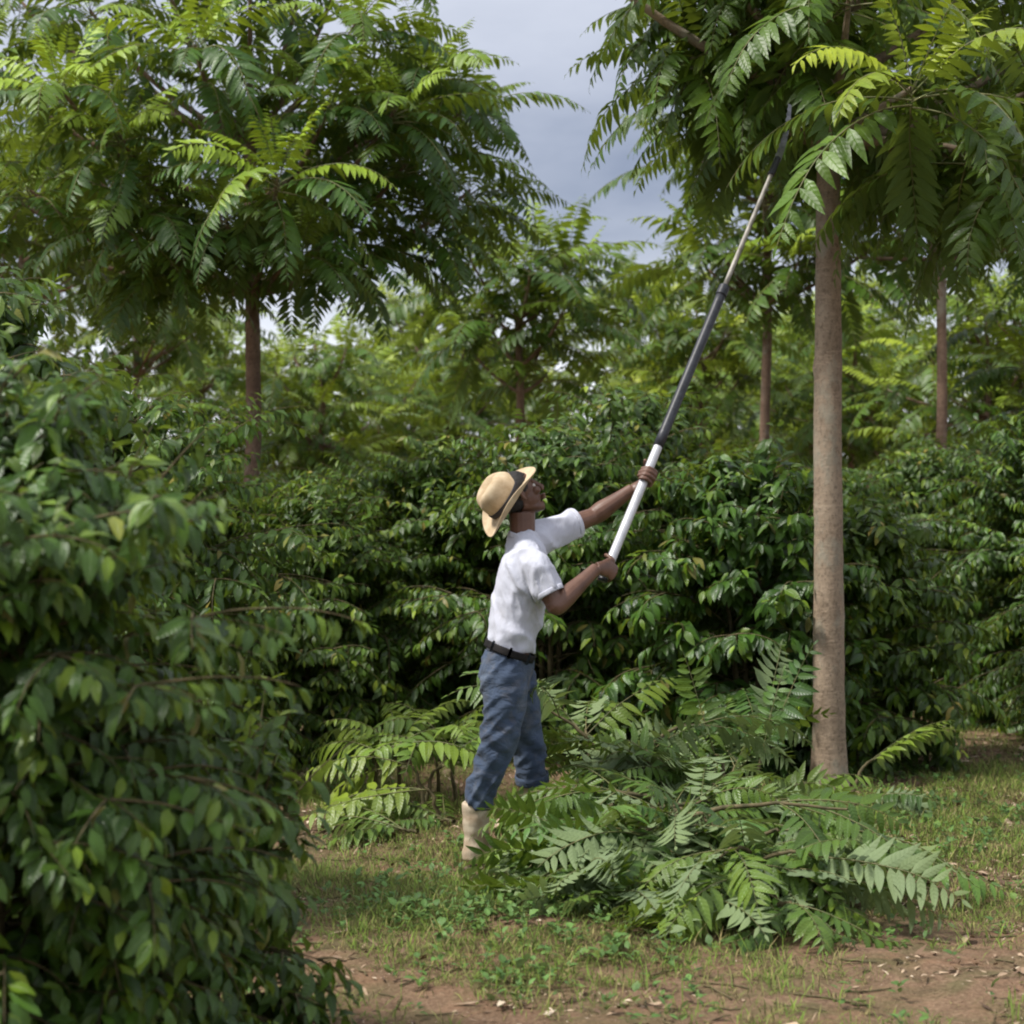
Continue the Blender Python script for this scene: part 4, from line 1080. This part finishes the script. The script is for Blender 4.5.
for i in range(len(vr) - 1):
    for q in range(seg): hat.faces.new((vr[i][q], vr[i][(q + 1) % seg], vr[i + 1][(q + 1) % seg], vr[i + 1][q]))
hat.faces.new(vr[-1])
bmesh.ops.recalc_face_normals(hat, faces=hat.faces)
bmesh.ops.solidify(hat, geom=hat.faces[:], thickness=.0035)
bmesh.ops.subdivide_edges(hat, edges=hat.edges[:], cuts=1, use_grid_fill=True, smooth=.4)
HAT = child_bm('straw_hat', hat, 'straw')
def hb_f(t):
    a = t * 2 * PI; return hat_pt(.0962, a, .017), hx, nz(hfr * math.cos(a) + hsd * math.sin(a))
band_ring('hat_band', hb_f, 56, .012, .004, 'band', HAT)

# ------------------------------------------------------------------ pole saw
POLE = empty('pole_saw', PB)
tag(POLE, 'long pole saw with silver lower tube and black sleeve held by the man', 'pole saw')
def pole_part(name, a, b, r, mat, r2=None, parent=None, lip=0):
    bm = bmesh.new(); a, b = a - PB, b - PB; n = 12
    pts = [a + (b - a) * t for t in np.linspace(0, 1, n)]
    rr = np.linspace(r, r2 or r, n)
    loft(bm, [pts[0], *pts, pts[-1]] if False else pts, rr, rr, (0, 1, .3), 20)
    bmesh.ops.bevel(bm, geom=[e for e in bm.edges if len(e.link_faces) == 2 and any(len(f.verts) > 4 for f in e.link_faces)], offset=min(.003, r * .2), segments=2, affect='EDGES')
    o = child_bm(name, bm, mat, parent or POLE); return o
q0 = PB - pa * .035; q1 = on_pole(437); q2 = on_pole(288); q3 = on_pole(168)
low = pole_part('lower_tube', q0, q1, PR, 'alu')
pole_part('end_cap', q0 - pa * .012, q0, PR + .002, 'fibre', parent=low)
slv = pole_part('sleeve', q1 - pa * .06, q2, .0245, 'fibre', .0235)
pole_part('collar', q2 - pa * .05, q2 + pa * .012, .028, 'fibre', .026, slv)
upr = pole_part('upper_tube', q2, q3, .0125, 'worn', .0115)
pole_part('clamp', q3 - pa * .05, q3 + pa * .07, .018, 'fibre', .016)
bl = bmesh.new(); top = []; bot = []
sv = nz(np.cross(pa, [0, 1., 0])); tv = np.cross(sv, pa)
for i in range(23):
    t = i / 22; c = (q3 - PB) + pa * (.05 + .36 * t) + sv * (.05 * t * t)
    w_ = .020 * (1 - .45 * t); tooth = .005 if i % 2 else 0
    top.append([bl.verts.new(c - sv * w_ + tv * s * .0013) for s in (-1, 1)]); bot.append([bl.verts.new(c + sv * (w_ - tooth) + tv * s * .0008) for s in (-1, 1)])
for i in range(22):
    a, b, c, d = top[i], top[i + 1], bot[i + 1], bot[i]
    bl.faces.new((a[0], b[0], c[0], d[0])); bl.faces.new((a[1], d[1], c[1], b[1])); bl.faces.new((a[0], a[1], b[1], b[0])); bl.faces.new((d[0], c[0], c[1], d[1]))
bl.faces.new((top[0][0], bot[0][0], bot[0][1], top[0][1])); bl.faces.new((top[22][0], top[22][1], bot[22][1], bot[22][0]))
child_bm('saw_blade', bl, 'steel', POLE, smooth=False)
# ------------------------------------------------------------------ sky, sun, camera
SUN = nz(np.array([-.52, -.20, .83]))
w = bpy.data.worlds.new('World'); sc.world = w; w.use_nodes = True
nt = w.node_tree; nt.nodes.clear()
out = nt.nodes.new('ShaderNodeOutputWorld'); bg = nt.nodes.new('ShaderNodeBackground'); bg.inputs['Strength'].default_value = .11
sky = nt.nodes.new('ShaderNodeTexSky'); sky.sky_type = 'NISHITA'; sky.sun_disc = False
sky.sun_elevation = math.asin(SUN[2]); sky.sun_rotation = math.atan2(SUN[0], SUN[1])
tc = nt.nodes.new('ShaderNodeTexCoord')
sep = nt.nodes.new('ShaderNodeSeparateXYZ'); nt.links.new(tc.outputs['Generated'], sep.inputs[0])
mp_ = nt.nodes.new('ShaderNodeMapping'); mp_.inputs['Scale'].default_value = (1.6, 1.6, 4.2); mp_.inputs['Location'].default_value = (.35, .1, .2)
nt.links.new(tc.outputs['Generated'], mp_.inputs['Vector'])
ns = nt.nodes.new('ShaderNodeTexNoise'); ns.inputs['Scale'].default_value = 1.5; ns.inputs['Detail'].default_value = 8; ns.inputs['Roughness'].default_value = .58
nt.links.new(mp_.outputs['Vector'], ns.inputs['Vector'])
cl = nt.nodes.new('ShaderNodeValToRGB'); e = cl.color_ramp.elements
e[0].position = .36; e[0].color = (.155, .185, .265, 1); e[1].position = .66; e[1].color = (.42, .445, .52, 1)
nt.links.new(ns.outputs['Fac'], cl.inputs['Fac'])
# the cloud deck is thin and bright low over the horizon
el = nt.nodes.new('ShaderNodeValToRGB'); e = el.color_ramp.elements
e[0].position = .06; e[0].color = (1, 1, 1, 1); e[1].position = .135; e[1].color = (0, 0, 0, 1)
nt.links.new(sep.outputs['Z'], el.inputs['Fac'])
m1 = nt.nodes.new('ShaderNodeMix'); m1.data_type = 'RGBA'; nt.links.new(el.outputs['Color'], m1.inputs[0])
nt.links.new(cl.outputs['Color'], m1.inputs[6]); m1.inputs[7].default_value = (.80, .82, .87, 1)
# and brighter again overhead, out of the picture
up = nt.nodes.new('ShaderNodeValToRGB'); e = up.color_ramp.elements
e[0].position = .19; e[0].color = (0, 0, 0, 1); e[1].position = .36; e[1].color = (1, 1, 1, 1)
nt.links.new(sep.outputs['Z'], up.inputs['Fac'])
m3 = nt.nodes.new('ShaderNodeMix'); m3.data_type = 'RGBA'; nt.links.new(up.outputs['Color'], m3.inputs[0])
nt.links.new(m1.outputs[2], m3.inputs[6]); m3.inputs[7].default_value = (.62, .64, .70, 1)
sc10 = nt.nodes.new('ShaderNodeMix'); sc10.data_type = 'RGBA'; sc10.blend_type = 'MULTIPLY'; sc10.inputs[0].default_value = 1; sc10.inputs[7].default_value = (10, 10, 10, 1)
nt.links.new(m3.outputs[2], sc10.inputs[6])
m2 = nt.nodes.new('ShaderNodeMix'); m2.data_type = 'RGBA'; m2.inputs[0].default_value = .9
nt.links.new(sky.outputs['Color'], m2.inputs[6]); nt.links.new(sc10.outputs[2], m2.inputs[7])
nt.links.new(m2.outputs[2], bg.inputs['Color']); nt.links.new(bg.outputs[0], out.inputs['Surface'])

ld = bpy.data.lights.new('sun', 'SUN'); ld.energy = 3.7; ld.angle = R(8); ld.color = (1, .96, .89)
lo = bpy.data.objects.new('sun', ld); COL.objects.link(lo); lo.rotation_euler = Vector(-SUN).to_track_quat('-Z', 'Y').to_euler(); lo.location = (-4, -4, 9)

cd = bpy.data.cameras.new('camera'); cam = bpy.data.objects.new('camera', cd); COL.objects.link(cam)
cam.location = (0, 0, CAM_H); cam.rotation_euler = (PI / 2, 0, 0)
cd.sensor_width = 36; cd.lens = 36 * FPX / 1024; cd.clip_start = .1; cd.clip_end = 1000
cd.dof.use_dof = True; cd.dof.focus_distance = 9.0; cd.dof.aperture_fstop = 3.4; cd.dof.aperture_blades = 9
sc.camera = cam
sc.view_settings.view_transform = 'Standard'; sc.view_settings.look = 'None'
sc.view_settings.exposure = .52; sc.view_settings.gamma = 1; sc.view_settings.use_curve_mapping = False
cy = sc.cycles
cy.use_denoising = True; cy.max_bounces = 8; cy.diffuse_bounces = 4; cy.glossy_bounces = 2; cy.transmission_bounces = 3; cy.transparent_max_bounces = 4
cy.filter_width = 2.0; cy.sample_clamp_indirect = 6; cy.use_adaptive_sampling = True; cy.adaptive_threshold = .015
